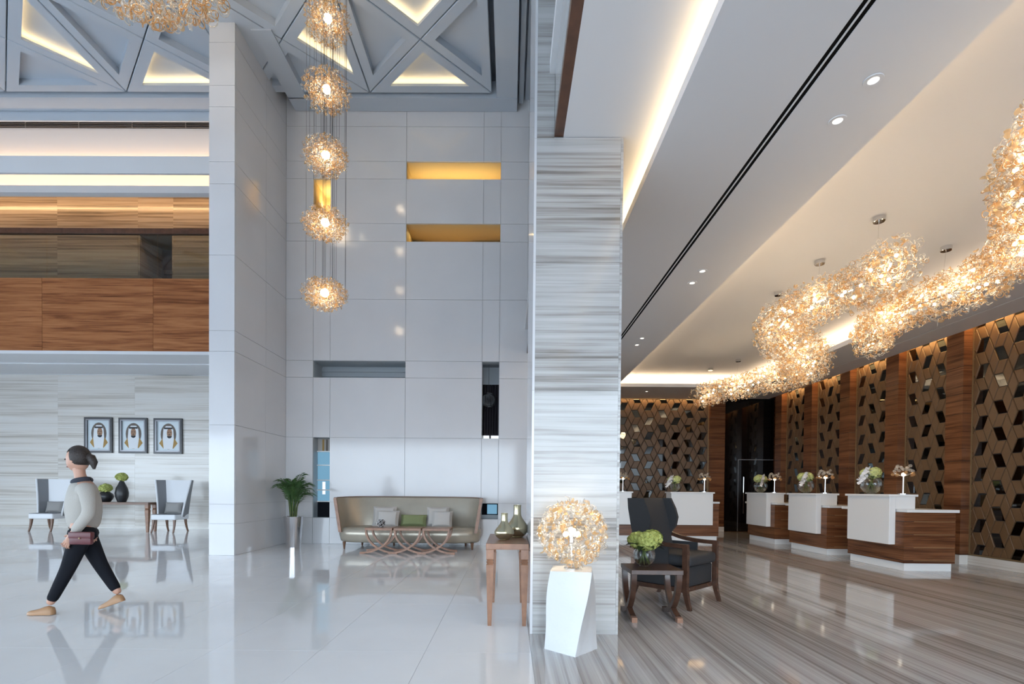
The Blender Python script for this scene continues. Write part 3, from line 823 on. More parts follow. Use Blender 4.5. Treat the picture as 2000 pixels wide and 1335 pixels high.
desks = [desk, dup(desk, (6.05, 9.79, 0), 0, 'walnut and white reception desk in the middle of the right-hand row'),
         dup(desk, (6.05, 11.71, 0), 0, 'walnut and white reception desk at the far end of the row, beside the dark doors'),
         dup(desk, (5.02, 12.30, 0), PI / 2, 'walnut and white reception desk facing forward behind the dark armchair'),
         dup(desk, (3.09, 12.30, 0), PI / 2, 'walnut and white reception desk half hidden by the striped column')]

def florets(m, c, r, n, size, seed, squash=1.0):
    rnd = random.Random(seed)
    for i in range(n):
        z = 1 - 2 * (i + .5) / n; a = i * 2.39996; q = math.sqrt(max(0, 1 - z * z))
        d = Vector((q * math.cos(a), q * math.sin(a), z)); rr = r * rnd.uniform(.86, 1.06)
        p = Vector(c) + Vector((d.x * rr, d.y * rr, d.z * rr * squash))
        u = d.orthogonal().normalized(); w = d.cross(u); th = rnd.uniform(0, 6.28)
        u, w = u * math.cos(th) + w * math.sin(th), w * math.cos(th) - u * math.sin(th)
        s = size * rnd.uniform(.8, 1.2)
        m.add([p + d * s * .1, p + u * s + d * s * .5, p + (u + w) * s * .75 + d * s * .3, p + w * s + d * s * .5, p + (w - u) * s * .75 + d * s * .3, p - u * s + d * s * .5, p - (u + w) * s * .75 + d * s * .3, p - w * s + d * s * .5, p + (u - w) * s * .75 + d * s * .3],
              [(0, 1, 2), (0, 2, 3), (0, 3, 4), (0, 4, 5), (0, 5, 6), (0, 6, 7), (0, 7, 8), (0, 8, 1)])
def leaf(m, base, tip, w, droop=.03):
    b, t = Vector(base), Vector(tip); d = (t - b); s = d.cross(Vector((0, 0, 1)))
    s = (s.normalized() if s.length > 1e-5 else Vector((1, 0, 0))) * w
    q1 = b + d * .35 + Vector((0, 0, droop)); q2 = b + d * .7 + Vector((0, 0, droop * .8))
    m.add([b, q1 - s, q1 + Vector((0, 0, -w * .3)), q1 + s, q2 - s * .8, q2 + Vector((0, 0, -w * .3)), q2 + s * .8, t], [(0, 2, 1), (0, 3, 2), (1, 2, 5, 4), (2, 3, 6, 5), (4, 5, 7), (5, 6, 7)])
def glass_bowl_mb(r, top):
    prof = []
    for k in range(13):
        a = -PI / 2 + (PI / 2 + top) * k / 12
        prof.append((max(.0001, r * math.cos(a)), r + r * math.sin(a)))
    prof[0] = (r * .35, .0); prof[1] = (max(prof[1][0], r * .42), prof[1][1] * .8)
    inner = [(p[0] - .006, p[1] + .004) for p in prof][::-1]
    return MB().lathe(prof + inner, 28, cap=False)
def flower_bowl(label, loc, r=.155, orchid=True, seed=1, rz=0, petal='lime_petal_lit'):
    t = thing('flower_bowl', label, 'flower bowl', loc, rz, 'glass flower bowls')
    glass_bowl_mb(r, .72).build('bowl', 'clear_glass', t)
    st = MB()
    for k in range(7):
        a = k * .9; st.tube([(r * .55 * math.cos(a), r * .55 * math.sin(a), .02), (-r * .3 * math.cos(a + .6), -r * .3 * math.sin(a + .6), r * 1.75)], .005, 5)
    st.build('stem', 'palm_stem', t)['kind'] = 'stuff'
    zt_ = r * 1.75
    for k, (dx, dy, rr) in enumerate(((.02, -.03, .095), (.09, .05, .085), (-.05, .05, .085))):
        m = MB(); florets(m, (dx, dy, zt_ + .06 + .02 * (k == 1)), rr, 90, .026, seed + k, .85)
        m.build('hydrangea', petal, t, smooth=False)
    m = MB()
    for k in range(9):
        a = k * .7; leaf(m, (.05 * math.cos(a), .05 * math.sin(a), zt_), (.20 * math.cos(a), .20 * math.sin(a), zt_ + .03 * ((k % 3) - 1)), .035)
    m.build('leaves', 'leaf_dark', t)['kind'] = 'stuff'
    if orchid:
        for k in range(5):
            m = MB(); c = Vector((-.10 - .028 * k, -.06 + .01 * k, zt_ + .11 - .045 * k))
            for q in range(5):
                a = q * 2 * PI / 5 + k
                d = Vector((math.cos(a) * .7, -.35, math.sin(a))).normalized()
                leaf(m, c, c + d * .082, .034, 0)
            m.build('orchid_bloom', 'white_petal', t)
    return t
# local desk point to world
def on_desk(i, lx, ly):
    d = desks[i]; c, s = math.cos(d.rotation_euler.z), math.sin(d.rotation_euler.z)
    return (d.location.x + c * lx - s * ly, d.location.y + s * lx + c * ly, 1.176)
flower_bowl('round glass bowl of lime hydrangeas and white orchid on the nearest desk', on_desk(0, .09, .86), .165, True, 3, 0)
flower_bowl('round glass bowl of lime hydrangeas and white orchid on the middle desk of the row', on_desk(1, .09, .86), .155, True, 13, .5)
flower_bowl('round glass bowl of lime hydrangeas and white orchid beside the dark doors', on_desk(2, .09, .86), .155, True, 23, 1.0)
flower_bowl('glass bowl of white and lime flowers on the desk behind the armchair', on_desk(3, .10, 1.03), .13, True, 33, .2)

# ================================================================== GLASS PETAL CLUSTERS
def ring_template(n=9, k=3, minor=.17):
    v = []; f = []
    for i in range(n):
        a = 2 * PI * i / n
        for j in range(k):
            b = 2 * PI * j / k
            v.append(((1 + minor * math.cos(b)) * math.cos(a), (1 + minor * math.cos(b)) * math.sin(a), minor * math.sin(b) + .25 * math.sin(2 * a)))
    for i in range(n):
        for j in range(k):
            f.append((i * k + j, ((i + 1) % n) * k + j, ((i + 1) % n) * k + (j + 1) % k, i * k + (j + 1) % k))
    return np.array(v), np.array(f)
def flake_template():
    v = []; f = []
    nx, ny = 4, 3
    for i in range(nx + 1):
        for j in range(ny):
            u = i / nx * 2 - 1; w = j / (ny - 1) * 2 - 1
            v.append((u, w * .62 * math.sqrt(max(.06, 1 - u * u * .9)), .55 * u * u + .25 * w * w - .3))
    for i in range(nx):
        for j in range(ny - 1):
            f.append((i * ny + j, (i + 1) * ny + j, (i + 1) * ny + j + 1, i * ny + j + 1))
    return np.array(v), np.array(f)
RING, FLAKE = ring_template(), flake_template()
RINGH = ring_template(14, 5, .13)
def scatter_mesh(name, pts, sizes, tmpl, rng, amber=.45, normals=None):
    tv, tf = tmpl; n = len(pts)
    q = rng.normal(size=(n, 4)); q /= np.linalg.norm(q, axis=1)[:, None]
    w, x, y, z = q.T
    R = np.stack([1 - 2 * (y * y + z * z), 2 * (x * y - z * w), 2 * (x * z + y * w), 2 * (x * y + z * w), 1 - 2 * (x * x + z * z), 2 * (y * z - x * w), 2 * (x * z - y * w), 2 * (y * z + x * w), 1 - 2 * (x * x + y * y)], 1).reshape(n, 3, 3)
    V = np.einsum('nij,kj->nki', R, tv) * np.asarray(sizes)[:, None, None] + np.asarray(pts)[:, None, :]
    F = tf[None] + (np.arange(n) * len(tv))[:, None, None]
    me = bpy.data.meshes.new(name)
    me.from_pydata(V.reshape(-1, 3).tolist(), [], F.reshape(-1, 4).tolist())
    me.materials.append(MATS['petal_clear']); me.materials.append(MATS['petal_amber'])
    mi = np.repeat((rng.random(n) < amber).astype(np.int32), len(tf))
    me.polygons.foreach_set('material_index', mi)
    me.polygons.foreach_set('use_smooth', [True] * len(me.polygons))
    return me
def blob_points(c, radii, n, rng, shell=.55):
    d = rng.normal(size=(n, 3)); d /= np.linalg.norm(d, axis=1)[:, None]
    r = shell + (1 - shell) * rng.random(n) ** .7
    return np.array(c) + d * r[:, None] * np.array(radii)
bulb_me = MB().sphere((0, 0, 0), .016, 8, 6).mesh('bulb', 'bulb_glow')
canopy_me = MB().lathe([(.0001, -.055), (.055, -.055), (.060, -.050), (.060, 0)], 24, cap=False).mesh('canopy', 'chrome')

def snake(name, label, path, group, seed, canopies):
    """path: list of (x, y, z, radius)"""
    rng = np.random.default_rng(seed)
    base = Vector(path[0][:3])
    t = thing(name, label, 'chandelier', base, 0, group)
    P = np.array([p[:3] for p in path]) - np.array(base); Rr = np.array([p[3] for p in path])
    # resample with Catmull-Rom
    out = []; rad = []
    for i in range(len(P) - 1):
        p0, p1, p2, p3 = P[max(i - 1, 0)], P[i], P[i + 1], P[min(i + 2, len(P) - 1)]
        for u in np.linspace(0, 1, 14, endpoint=False):
            out.append(.5 * ((2 * p1) + (-p0 + p2) * u + (2 * p0 - 5 * p1 + 4 * p2 - p3) * u * u + (-p0 + 3 * p1 - 3 * p2 + p3) * u ** 3)); rad.append(Rr[i] * (1 - u) + Rr[i + 1] * u)
    out.append(P[-1]); rad.append(Rr[-1]); out = np.array(out); rad = np.array(rad)
    seg = np.linalg.norm(np.diff(out, axis=0), axis=1); cum = np.concatenate([[0], np.cumsum(seg)]); L = cum[-1]
    def at_(s): return np.stack([np.interp(s, cum, out[:, k]) for k in range(3)], 1), np.interp(s, cum, rad)
    def petals(n):
        s = rng.random(n) * L; c, r = at_(s)
        d = rng.normal(size=(n, 3)); d /= np.linalg.norm(d, axis=1)[:, None]
        return c + d * (r * (.5 + .5 * rng.random(n) ** .6))[:, None]
    n = int(L * 520)
    a = petals(n); o = link('glass_rings', scatter_mesh('glass_rings', a, rng.uniform(.014, .026, n), RING, rng, .45), t); o['kind'] = 'stuff'
    a = petals(n); o = link('glass_petals', scatter_mesh('glass_petals', a, rng.uniform(.018, .032, n), FLAKE, rng, .45), t); o['kind'] = 'stuff'
    nb = int(L * 9)
    s = (np.arange(nb) + .5) / nb * L; c, r = at_(s)
    d = rng.normal(size=(nb, 3)); d /= np.linalg.norm(d, axis=1)[:, None]
    for k in range(nb): link('bulb', bulb_me, t, c[k] + d[k] * r[k] * .45)
    npnt = max(4, int(L / .75)); s = np.linspace(.2, L - .2, npnt); c, r = at_(s)
    for k in range(npnt): point('bulb_light', base + Vector(c[k]), 7.5, .12)
    MB().tube([tuple(p) for p in out[::7]], .008, 6).build('spine', 'chrome', t)
    for (cxx, cyy) in canopies:
        cv = Vector((cxx, cyy, Z3)) - base
        link('canopy', canopy_me, t, cv)
        k = int(np.argmin((out[:, 0] - cv.x) ** 2 + (out[:, 1] - cv.y) ** 2))
        MB().tube([cv + Vector((0, 0, -.05)), (cv.x * .9 + out[k][0] * .1, cv.y * .9 + out[k][1] * .1, out[k][2])], .003, 5).build('suspension_wire', 'chrome', t)
    return t
def pth(lst, z):
    r = []
    for px, py, rp, dz in lst:
        p = atZ(px, py, z + dz); r.append((p.x, p.y, p.z, rp * p.y / F_PX))
    return r
ZCH = 3.28
can1 = [atZ(px, py, Z3 - .03) for px, py in ((1717, 429), (1601, 513), (1521, 574), (1442, 704), (1388, 721))]
can2 = [atZ(px, py, Z3 - .03) for px, py in ((1848, 486),)]
snake('snake_chandelier', 'winding amber glass chandelier from the round head down to its far tip', pth([(1740, 512, 52, 0), (1728, 534, 62, 0), (1665, 566, 46, 0), (1600, 588, 46, 0), (1536, 622, 50, 0), (1526, 655, 50, 0), (1562, 690, 50, 0), (1584, 704, 42, 0), (1550, 728, 34, 0), (1480, 746, 28, 0), (1420, 760, 26, 0), (1368, 773, 24, 0)], ZCH), 'winding glass chandeliers', 5, [(c.x, c.y) for c in can1])
snake('snake_chandelier', 'winding amber glass chandelier running off the picture at the upper right', pth([(1704, 664, 38, 0), (1714, 636, 42, 0), (1748, 614, 44, 0), (1800, 592, 46, 0), (1870, 566, 50, 0), (1940, 532, 54, 0), (1996, 480, 56, 0), (2010, 420, 60, 0), (2008, 360, 66, 0), (2030, 290, 72, 0), (2075, 220, 80, 0)], ZCH), 'winding glass chandeliers', 6, [(c.x, c.y) for c in can2])

# hanging string of five clusters
HX, HY = -2.93, 8.2
ch = thing('cascade_chandelier', 'column of five amber glass clusters hung on fine wires before the stone wall', 'chandelier', (HX, HY, HC))
rng = np.random.default_rng(11)
for i, (px, py, rx, rz_) in enumerate(((640, 40, .37, .35), (638, 178, .38, .32), (636, 306, .37, .30), (635, 438, .37, .26), (634, 575, .37, .26))):
    p = atY(px, py, HY) - Vector((HX, HY, HC))
    e = bpy.data.objects.new('cluster', None); COL.objects.link(e); e.parent = ch; e.location = p
    n = 620
    a = blob_points((0, 0, 0), (rx, rx, rz_), n, rng, .35); o = link('glass_rings', scatter_mesh('glass_rings', a, rng.uniform(.012, .022, n), RING, rng, .65), e); o['kind'] = 'stuff'
    a = blob_points((0, 0, 0), (rx, rx, rz_), n, rng, .35); o = link('glass_petals', scatter_mesh('glass_petals', a, rng.uniform(.015, .028, n), FLAKE, rng, .65), e); o['kind'] = 'stuff'
    MB().sphere((0, 0, .03), .065, 14, 10).build('bulb', 'lamp_glow', e)
    point('bulb_light', ch.location + p + Vector((0, 0, .0)), 9.0, .09)
for k in range(24):
    a = 2.4 * k; r = .06 + .31 * ((k * 7) % 24) / 24
    zb_ = atY(634, 575, HY).z - HC if k % 2 else atY(636, 306, HY).z - HC
    MB().tube([(r * math.cos(a), r * math.sin(a), .05), (r * math.cos(a), r * math.sin(a), zb_)], .0026, 4, cap=False).build('wire', 'frame_dark', ch)

# big ring chandelier, only its underside in view
bc = thing('ring_chandelier', 'wide domed chandelier of amber glass rings at the upper left corner', 'chandelier', atY(232, -178, 6.6))
rng = np.random.default_rng(21)
rm = []
for mt in ('petal_clear', 'petal_amber'):
    m = MB(); m.v = [tuple(v) for v in RINGH[0]]; m.f = [tuple(f) for f in RINGH[1].tolist()]
    rm.append(m.mesh('glass_ring', mt, angle=180))
rx_, rz_ = 1.42, .84
cnt = 0
d = rng.normal(size=(6000, 3)); d /= np.linalg.norm(d, axis=1)[:, None]
low = d[d[:, 2] < -.45][:290]
for v in low:
    s = rng.uniform(.93, 1.02)
    o = link('glass_ring', rm[int(rng.random() < .5)], bc, (v[0] * rx_ * s, v[1] * rx_ * s, v[2] * rz_ * s), rng.uniform(0, 6.28, 3))
    q = rng.uniform(.045, .075); o.scale = (q, q, q)
n = 520
a = blob_points((0, 0, 0), (rx_ * .97, rx_ * .97, rz_ * .97), n, rng, .8)
o = link('glass_rings', scatter_mesh('glass_rings', a, rng.uniform(.045, .07, n), RING, rng, .4), bc); o['kind'] = 'stuff'
a = blob_points((0, 0, 0), (rx_, rx_, rz_), 800, rng, .72)
o = link('glass_petals', scatter_mesh('glass_petals', a, rng.uniform(.04, .065, 800), FLAKE, rng, .35), bc); o['kind'] = 'stuff'
for k in range(6):
    MB().sphere((.6 * math.cos(k), .6 * math.sin(k), .1), .05, 10, 8).build('bulb', 'lamp_glow', bc)
point('bulb_light', bc.location + Vector((0, 0, .1)), 45, .2)
for k in range(4):
    MB().tube([(.5 * math.cos(k * PI / 2), .5 * math.sin(k * PI / 2), .5), (.5 * math.cos(k * PI / 2), .5 * math.sin(k * PI / 2), HC - bc.location.z)], .006, 6).build('suspension_rod', 'chrome', bc)

# globe lamp on the white pedestal
PC = Vector((0.475, 3.86, 0)); PH_ = .605
pd = thing('pedestal', 'tall twisted white pedestal with rippled sides in front of the striped column', 'pedestal', PC)
rings = []
for k in range(25):
    u = k / 24; a = math.radians(2 + 34 * u)
    hw = .150 * math.sqrt(2) * (1 - .035 * math.sin(2 * PI * u)) * (.95 + .05 * u)
    ring = []
    for q in range(4):
        for w_ in range(9):
            aa = a + q * PI / 2 - PI / 4 * 0; b0 = a + (q + 1) * PI / 2
            p0 = Vector((math.cos(aa), math.sin(aa))) * hw; p1 = Vector((math.cos(b0), math.sin(b0))) * hw
            p = p0.lerp(p1, w_ / 9); gi = q * 9 + w_
            p = p * (1 + (.016 * math.sin(gi * 2.1 + 1.5 * math.sin(6 * u + gi)) if w_ else 0))
            ring.append((p.x, p.y, u * PH_))
    rings.append(ring)
MB().loft(rings).build('body', 'white_lacquer', pd, angle=30)
GC = Vector((0.475, 3.86, 0.875)); GR = .265
gl = thing('globe_lamp', 'glowing globe lamp of curled glass petals standing on the white pedestal', 'lamp', (GC.x, GC.y, PH_ + .001))
rng = np.random.default_rng(31)
lc = Vector((0, 0, GC.z - PH_))
MB().lathe([(.0001, 0), (.06, 0), (.06, .008), (.01, .014), (.008, .19), (.02, .20), (.02, .26), (.0001, .265)], 20).build('stem', 'chrome', gl)
for k in range(4):
    MB().sphere((.045 * math.cos(k * 1.57), .045 * math.sin(k * 1.57), lc.z + .03 * (k % 2) - .01), .022, 12, 8).build('bulb', 'lamp_glow', gl)
fm = []
for mt in ('petal_clear', 'petal_amber'):
    m = MB(); m.v = [tuple(v) for v in FLAKE[0]]; m.f = [tuple(f) for f in FLAKE[1].tolist()]; fm.append(m.mesh('glass_petal', mt, angle=180))
d = rng.normal(size=(230, 3)); d /= np.linalg.norm(d, axis=1)[:, None]
for v in d:
    o = link('glass_petal', fm[int(rng.random() < .3)], gl, lc + Vector(v) * GR * rng.uniform(.86, 1.0), rng.uniform(0, 6.28, 3)); q = rng.uniform(.020, .034); o.scale = (q, q, q)
d = rng.normal(size=(60, 3)); d /= np.linalg.norm(d, axis=1)[:, None]
for v in d:
    o = link('glass_ring', rm[int(rng.random() < .4)], gl, lc + Vector(v) * GR * rng.uniform(.84, 1.0), rng.uniform(0, 6.28, 3)); q = rng.uniform(.018, .030); o.scale = (q, q, q)
a = blob_points(lc, (GR * .95,) * 3, 520, rng, .74)
o = link('glass_petals', scatter_mesh('glass_petals', a, rng.uniform(.014, .024, 520), FLAKE, rng, .3), gl); o['kind'] = 'stuff'
point('bulb_light', Vector((GC.x, GC.y, PH_)) + lc, 9.0, .05)

# small table lamps on the desks
def table_lamp(label, loc):
    t = thing('table_lamp', label, 'lamp', loc, 0, 'desk lamps')
    MB().lathe([(.0001, 0), (.075, 0), (.075, .012), (.012, .018), (.009, .28), (.0001, .285)], 20).build('stem', 'chrome', t)
    MB().sphere((0, 0, .31), .030, 12, 8).build('bulb', 'desk_glow', t)
    for k in range(22):
        a = 2 * PI * k / 22; r = (.135, .085, .115)[k % 3]; z = (.30, .41, .365)[k % 3] + .012 * ((k * 5) % 4)
        m = MB().sphere((r * math.cos(a), r * math.sin(a), z), (.026, .026, .024), 10, 6)
        m.build('glass_ball', 'petal_clear' if k % 3 else 'petal_amber', t)
    for k in range(8):
        a = 2 * PI * k / 8
        MB().tube([(0, 0, .285), (.06 * math.cos(a), .06 * math.sin(a), .30), (.115 * math.cos(a), .115 * math.sin(a), .335)], .003, 5).build('wire_arm', 'chrome', t)
    return t
tl = table_lamp('chrome table lamp with glass ball crown on the nearest desk', on_desk(0, .14, .22))
L_ = ['chrome table lamp with glass ball crown on the middle desk of the row', 'chrome table lamp with glass ball crown beside the dark doors', 'chrome table lamp with glass ball crown on the desk behind the armchair', 'chrome table lamp with glass ball crown beside the striped column edge']
for i in range(1, 5):
    dup(tl, on_desk(i, .14, .30 if i < 4 else .34), 0, L_[i - 1])


# ================================================================== FURNITURE
def cushion_mb(w, h, t, pinch=.06):
    """pillow standing in the xz plane, centred, thickness along y"""
    m = MB(); N = 10
    for s in (-1, 1):
        b = len(m.v)
        for i in range(N + 1):
            for j in range(N + 1):
                x = i / N * 2 - 1; z = j / N * 2 - 1
                k = ((1 - x ** 4) * (1 - z ** 4)) ** .5
                px = x * (1 - pinch * (1 - abs(z) ** 2.5)) if True else x
                pz = z * (1 - pinch * (1 - abs(x) ** 2.5))
                m.v.append((px * w / 2, s * (t / 2 * k + .004), pz * h / 2))
        for i in range(N):
            for j in range(N):
                q = (b + i * (N + 1) + j, b + (i + 1) * (N + 1) + j, b + (i + 1) * (N + 1) + j + 1, b + i * (N + 1) + j + 1)
                m.f.append(q if s < 0 else q[::-1])
    return m

# ---- sofa
SX0, SX1 = atY(660, 970, 10.35).x, atY(946, 972, 10.35).x
SCX = (SX0 + SX1) / 2; SW = SX1 - SX0
SY = 9.98
sofa = thing('sofa', 'long curved satin sofa with timber edged wings against the stone wall', 'sofa', (SCX, SY, 0))
A_, B_ = SW / 2 - .05, .80
def sp(th, a, b, n=3.4):
    c, s = math.cos(th), math.sin(th)
    return (a * math.copysign(abs(c) ** (2 / n), c), b * math.copysign(abs(s) ** (2 / n), s))
NB = 44
def backring(th):
    p0 = sp(th, A_ - .10, B_ - .02); p1 = sp(th, A_ + .02, B_ + .08)
    return p0, p1
rings = []
for k in range(NB + 1):
    th = PI * k / NB
    xi, yi = sp(th, A_ - .13, B_ - .12); xo, yo = sp(th, A_ - .07, B_ - .04)
    xt, yt = sp(th, A_ - .03, B_ - .05); xto, yto = sp(th, A_ + .03, B_ + .02)
    ht = 1.0 + .02 * math.sin(th)
    rings.append([(xi, yi + .08, .33), (xt, yt + .08, ht - .03), (xt * .99 + xto * .01, yt * .7 + yto * .3 + .08, ht), (xto, yto * .8 + yt * .2 + .08, ht), (xto, yto + .08, ht - .03), (xo, yo + .08, .33)])
MB().loft(rings).build('backrest', 'sofa_satin', sofa, angle=50)
for s, rg in ((0, rings[0]), (1, rings[-1])):
    m = MB()
    r2 = [(p[0], p[1] - .035, p[2]) for p in rg]
    m.loft([rg, r2] if s == 0 else [r2, rg][::-1]).build('wing_trim', 'table_wood', sofa, smooth=False)
m = MB()
top_rail = []
for k in range(NB + 1):
    th = PI * k / NB
    xt, yt = sp(th, A_ - .032, B_ - .052); xto, yto = sp(th, A_ + .034, B_ + .024)
    ht = 1.0 + .02 * math.sin(th)
    top_rail.append([(xt, yt + .08, ht + .001), (xt, yt + .08, ht + .016), (xto, yto + .08, ht + .016), (xto, yto + .08, ht + .001)])
m.loft(top_rail).build('top_rail', 'chair_leg_wood', sofa, smooth=False)
def seat_outline(inset):
    pts = []
    for k in range(40):
        th = 2 * PI * k / 40
        x, y = sp(th, A_ - .03 - inset, .47 - inset, 4.2)
        pts.append((x, y + .46))
    return pts
prof = [(.05, .13), (.012, .15), (0, .20), (-.02, .28), (-.02, .33), (.0, .385), (.035, .415), (.10, .425)]
MB().loft([[(x, y, z) for x, y in seat_outline(i)] for i, z in prof]).build('seat', 'sofa_satin', sofa, angle=60)
for (lx, ly) in ((-A_ + .17, .10), (A_ - .17, .10), (-A_ + .35, .72), (A_ - .35, .72), (-.42, .72), (.42, .72)):
    MB().lathe([(.016, 0), (.034, .14)], 12, (lx, ly)).build('leg', 'chair_leg_wood', sofa)
def put_cushion(label, px, py, w, h, y, mat, tilt=-.32, rz=0.0, grp='sofa cushions'):
    p = atY(px, py, y)
    t = thing('cushion', label, 'cushion', (p.x, y, p.z), 0, grp)
    o = cushion_mb(w, h, .15).build('cover', mat, t); o.rotation_euler = (tilt, 0, rz)
    m = MB(); n = 24; pts = []
    for (xa, za, xb, zb_) in ((-1, -1, 1, -1), (1, -1, 1, 1), (1, 1, -1, 1), (-1, 1, -1, -1)):
        for k in range(6):
            u = k / 6; x = xa + (xb - xa) * u; z = za + (zb_ - za) * u
            pts.append((x * (1 - .06 * (1 - abs(z) ** 2.5)) * w / 2, 0, z * (1 - .06 * (1 - abs(x) ** 2.5)) * h / 2))
    pts.append(pts[0]); o2 = m.tube(pts, .006, 5, cap=False).build('piping', mat, t); o2.rotation_euler = (tilt, 0, rz)
    return t
put_cushion('beige linen cushion at the back of the left pair on the sofa', 751, 1008, .48, .42, 10.56, 'linen')
put_cushion('beige linen cushion in front of the left pair, behind the patterned ball', 757, 1013, .46, .36, 10.36, 'linen', -.42)
put_cushion('small green lumbar cushion in the middle of the sofa', 808, 1016, .53, .25, 10.45, 'green_linen', -.42)
put_cushion('beige linen cushion at the back of the right pair on the sofa', 855, 1009, .46, .42, 10.56, 'linen')
put_cushion('beige linen cushion in front of the right pair on the sofa', 864, 1014, .40, .36, 10.36, 'linen', -.42)

# ---- tables on curved crossing legs
def arc_leg(m, x0, dirn, w, h, A, th, y0, y1, end=1.0, n=14):
    """band from the top corner curving down to a flat foot, in the xz plane"""
    L = []; 
    for k in range(n + 1):
        t = (PI / 2) * k / n * end
        c = (x0 + dirn * A * (1 - math.cos(t)), h * (1 - math.sin(t)) + .0)
        tx, tz = dirn * A * math.sin(t), -h * math.cos(t); q = math.hypot(tx, tz) or 1
        nx_, nz_ = -tz / q, tx / q
        if nz_ < 0: nx_, nz_ = -nx_, -nz_
        if k == 0: nx_, nz_ = (-dirn * -1, 0)
        if k == 0: nx_ = dirn
        L.append(((c[0], c[1]), (c[0] + nx_ * th, c[1] + nz_ * th)))
    rings = [[(a[0], y0, a[1]), (b[0], y0, b[1]), (b[0], y1, b[1]), (a[0], y1, a[1])] for a, b in L]
    return m.loft(rings)
CT0 = atY(712, 1080, 9.35).x; CT1 = atY(880, 1082, 9.35).x
ctw = (CT1 - CT0) / 3
ct = thing('coffee_table', 'brown timber coffee table on three pairs of crossing curved legs before the sofa', 'coffee table', ((CT0 + CT1) / 2, 9.30, 0))
HT = .475; D_ = .50
for k in range(3):
    xc = (k - 1) * ctw
    MB().box(xc - ctw / 2 + .012, xc + ctw / 2 - .012, 0, D_, HT - .045, HT, .004).build('tabletop', 'table_wood', ct, smooth=False)
    for yy in (0.004, D_ - .054):
        for s in (-1, 1):
            arc_leg(MB(), xc + s * (ctw / 2 - .016), -s, ctw, HT - .046, ctw * 1.12, .034, yy + (.002 if s > 0 else 0) + .0, yy + .05 + (.002 if s > 0 else 0)).build('curved_leg', 'table_wood', ct, angle=50)
p = atY(745, 1019, 9.5)
ball = thing('ornament_ball', 'black ball ornament with white rings on the coffee table left end', 'ornament', (p.x, 9.48, HT + .001))
BR = .078
MB().sphere((0, 0, BR), BR, 24, 16).build('body', 'black_ceramic', ball)
rngb = random.Random(4)
for k in range(26):
    z = 1 - 2 * (k + .5) / 26; a = k * 2.39996; q = math.sqrt(1 - z * z)
    d = Vector((q * math.cos(a), q * math.sin(a), z)); u = d.orthogonal().normalized(); w_ = d.cross(u)
    r = .017; c = Vector((0, 0, BR)) + d * (BR * .985)
    MB().tube([c + (u * math.cos(t) + w_ * math.sin(t)) * r for t in [i * PI / 6 for i in range(13)]], .0035, 5, cap=False).build('white_ring', 'white_petal', ball)

# ---- palm in silver planter
p = atY(571, 1064, 10.35)
palm = thing('potted_palm', 'green palm in a tall silver planter beside the pier', 'plant', (p.x + .02, 10.35, 0))
MB().lathe([(.135, 0), (.140, .004), (.188, .60), (.192, .615), (.180, .615), (.174, .55)], 32, cap=False).build('planter', 'silver', palm)
MB().lathe([(.0001, .56), (.176, .56)], 24, cap=False).build('soil', 'soil', palm)
rp = random.Random(9)
for k in range(9):
    a = k * .7; MB().tube([(.05 * math.cos(a), .05 * math.sin(a), .55), (.075 * math.cos(a), .075 * math.sin(a), .80), (.10 * math.cos(a), .10 * math.sin(a), 1.02)], [.014, .011, .006], 6).build('stem', 'palm_stem', palm)
for k in range(34):
    a = k * 2.39996 + rp.uniform(-.2, .2); lean = rp.uniform(.06, .36); L = rp.uniform(.66, 1.0)
    d = Vector((math.cos(a), math.sin(a), 0)); base = Vector((.04 * math.cos(a), .04 * math.sin(a), .62 + .1 * (k % 3)))
    P = []
    for i in range(13):
        u = i / 12
        P.append(base + d * (lean * L * (u * .55 + .75 * u ** 2.2)) + Vector((0, 0, L * (u * .95 - (.20 + lean * .55) * u ** 3))))
    P = [Vector((max(q_.x, -.215), min(q_.y, .38), q_.z)) for q_ in P]
    m = MB(); m.tube(P, [.006 * (1 - .7 * i / 12) for i in range(13)], 4)
    for i in range(4, 13):
        for j in (0, .5):
            if i + j > 12: continue
            c = P[i] if j == 0 else (P[i] + P[min(i + 1, 12)]) / 2
            t_ = (P[min(i + 1, 12)] - P[i - 1]).normalized(); sd = t_.cross(Vector((0, 0, 1)))
            sd = sd.normalized() if sd.length > 1e-4 else Vector((1, 0, 0))
            ll = .20 * (1 - abs((i + j - 7.5) / 8) ** 2 * .55)
            for s in (-1, 1):
                tip = c + (sd * s * .62 + t_ * .85) * ll + Vector((0, 0, -.05 - .04 * rp.random()))
                mid_ = c.lerp(tip, .5) + Vector((0, 0, .02)); wv = t_ * .011
                m.add([c, mid_ - wv * .7, tip, mid_ + wv], [(0, 1, 3), (1, 2, 3)])
    m.build('frond', 'palm_green', palm)

# ---- timber console beside the column, with two metallic vases
def taper_leg(m, x, y, h, w0, w1):
    return m.loft([[(x - w / 2, y - w / 2, z), (x + w / 2, y - w / 2, z), (x + w / 2, y + w / 2, z), (x - w / 2, y + w / 2, z)] for z, w in
                   ((0, w1 * .92), (.015, w1), (h * .80, w0), (h * .805, w0 * .93), (h * .82, w0 * .72), (h * .835, w0 * .93), (h * .84, w0), (h * .842, w0 * .93), (h * .858, w0 * .72), (h * .872, w0 * .93), (h * .878, w0), (h, w0))])
CTZ = .725
p = atY(949, 1066, 4.46)
cst = thing('console_table', 'narrow brown timber console table with tapered legs beside the striped column', 'console table', (p.x, 4.46, 0))
CW_ = COLX0 - .005 - p.x; CD_ = 1.0
MB().box(0, CW_, 0, CD_, CTZ - .052, CTZ, .003).build('tabletop', 'table_wood', cst, smooth=False)
MB().box(.07, CW_ - .07, CD_ - .06, CD_ - .04, CTZ - .10, CTZ - .053).build('apron', 'table_wood', cst, smooth=False)
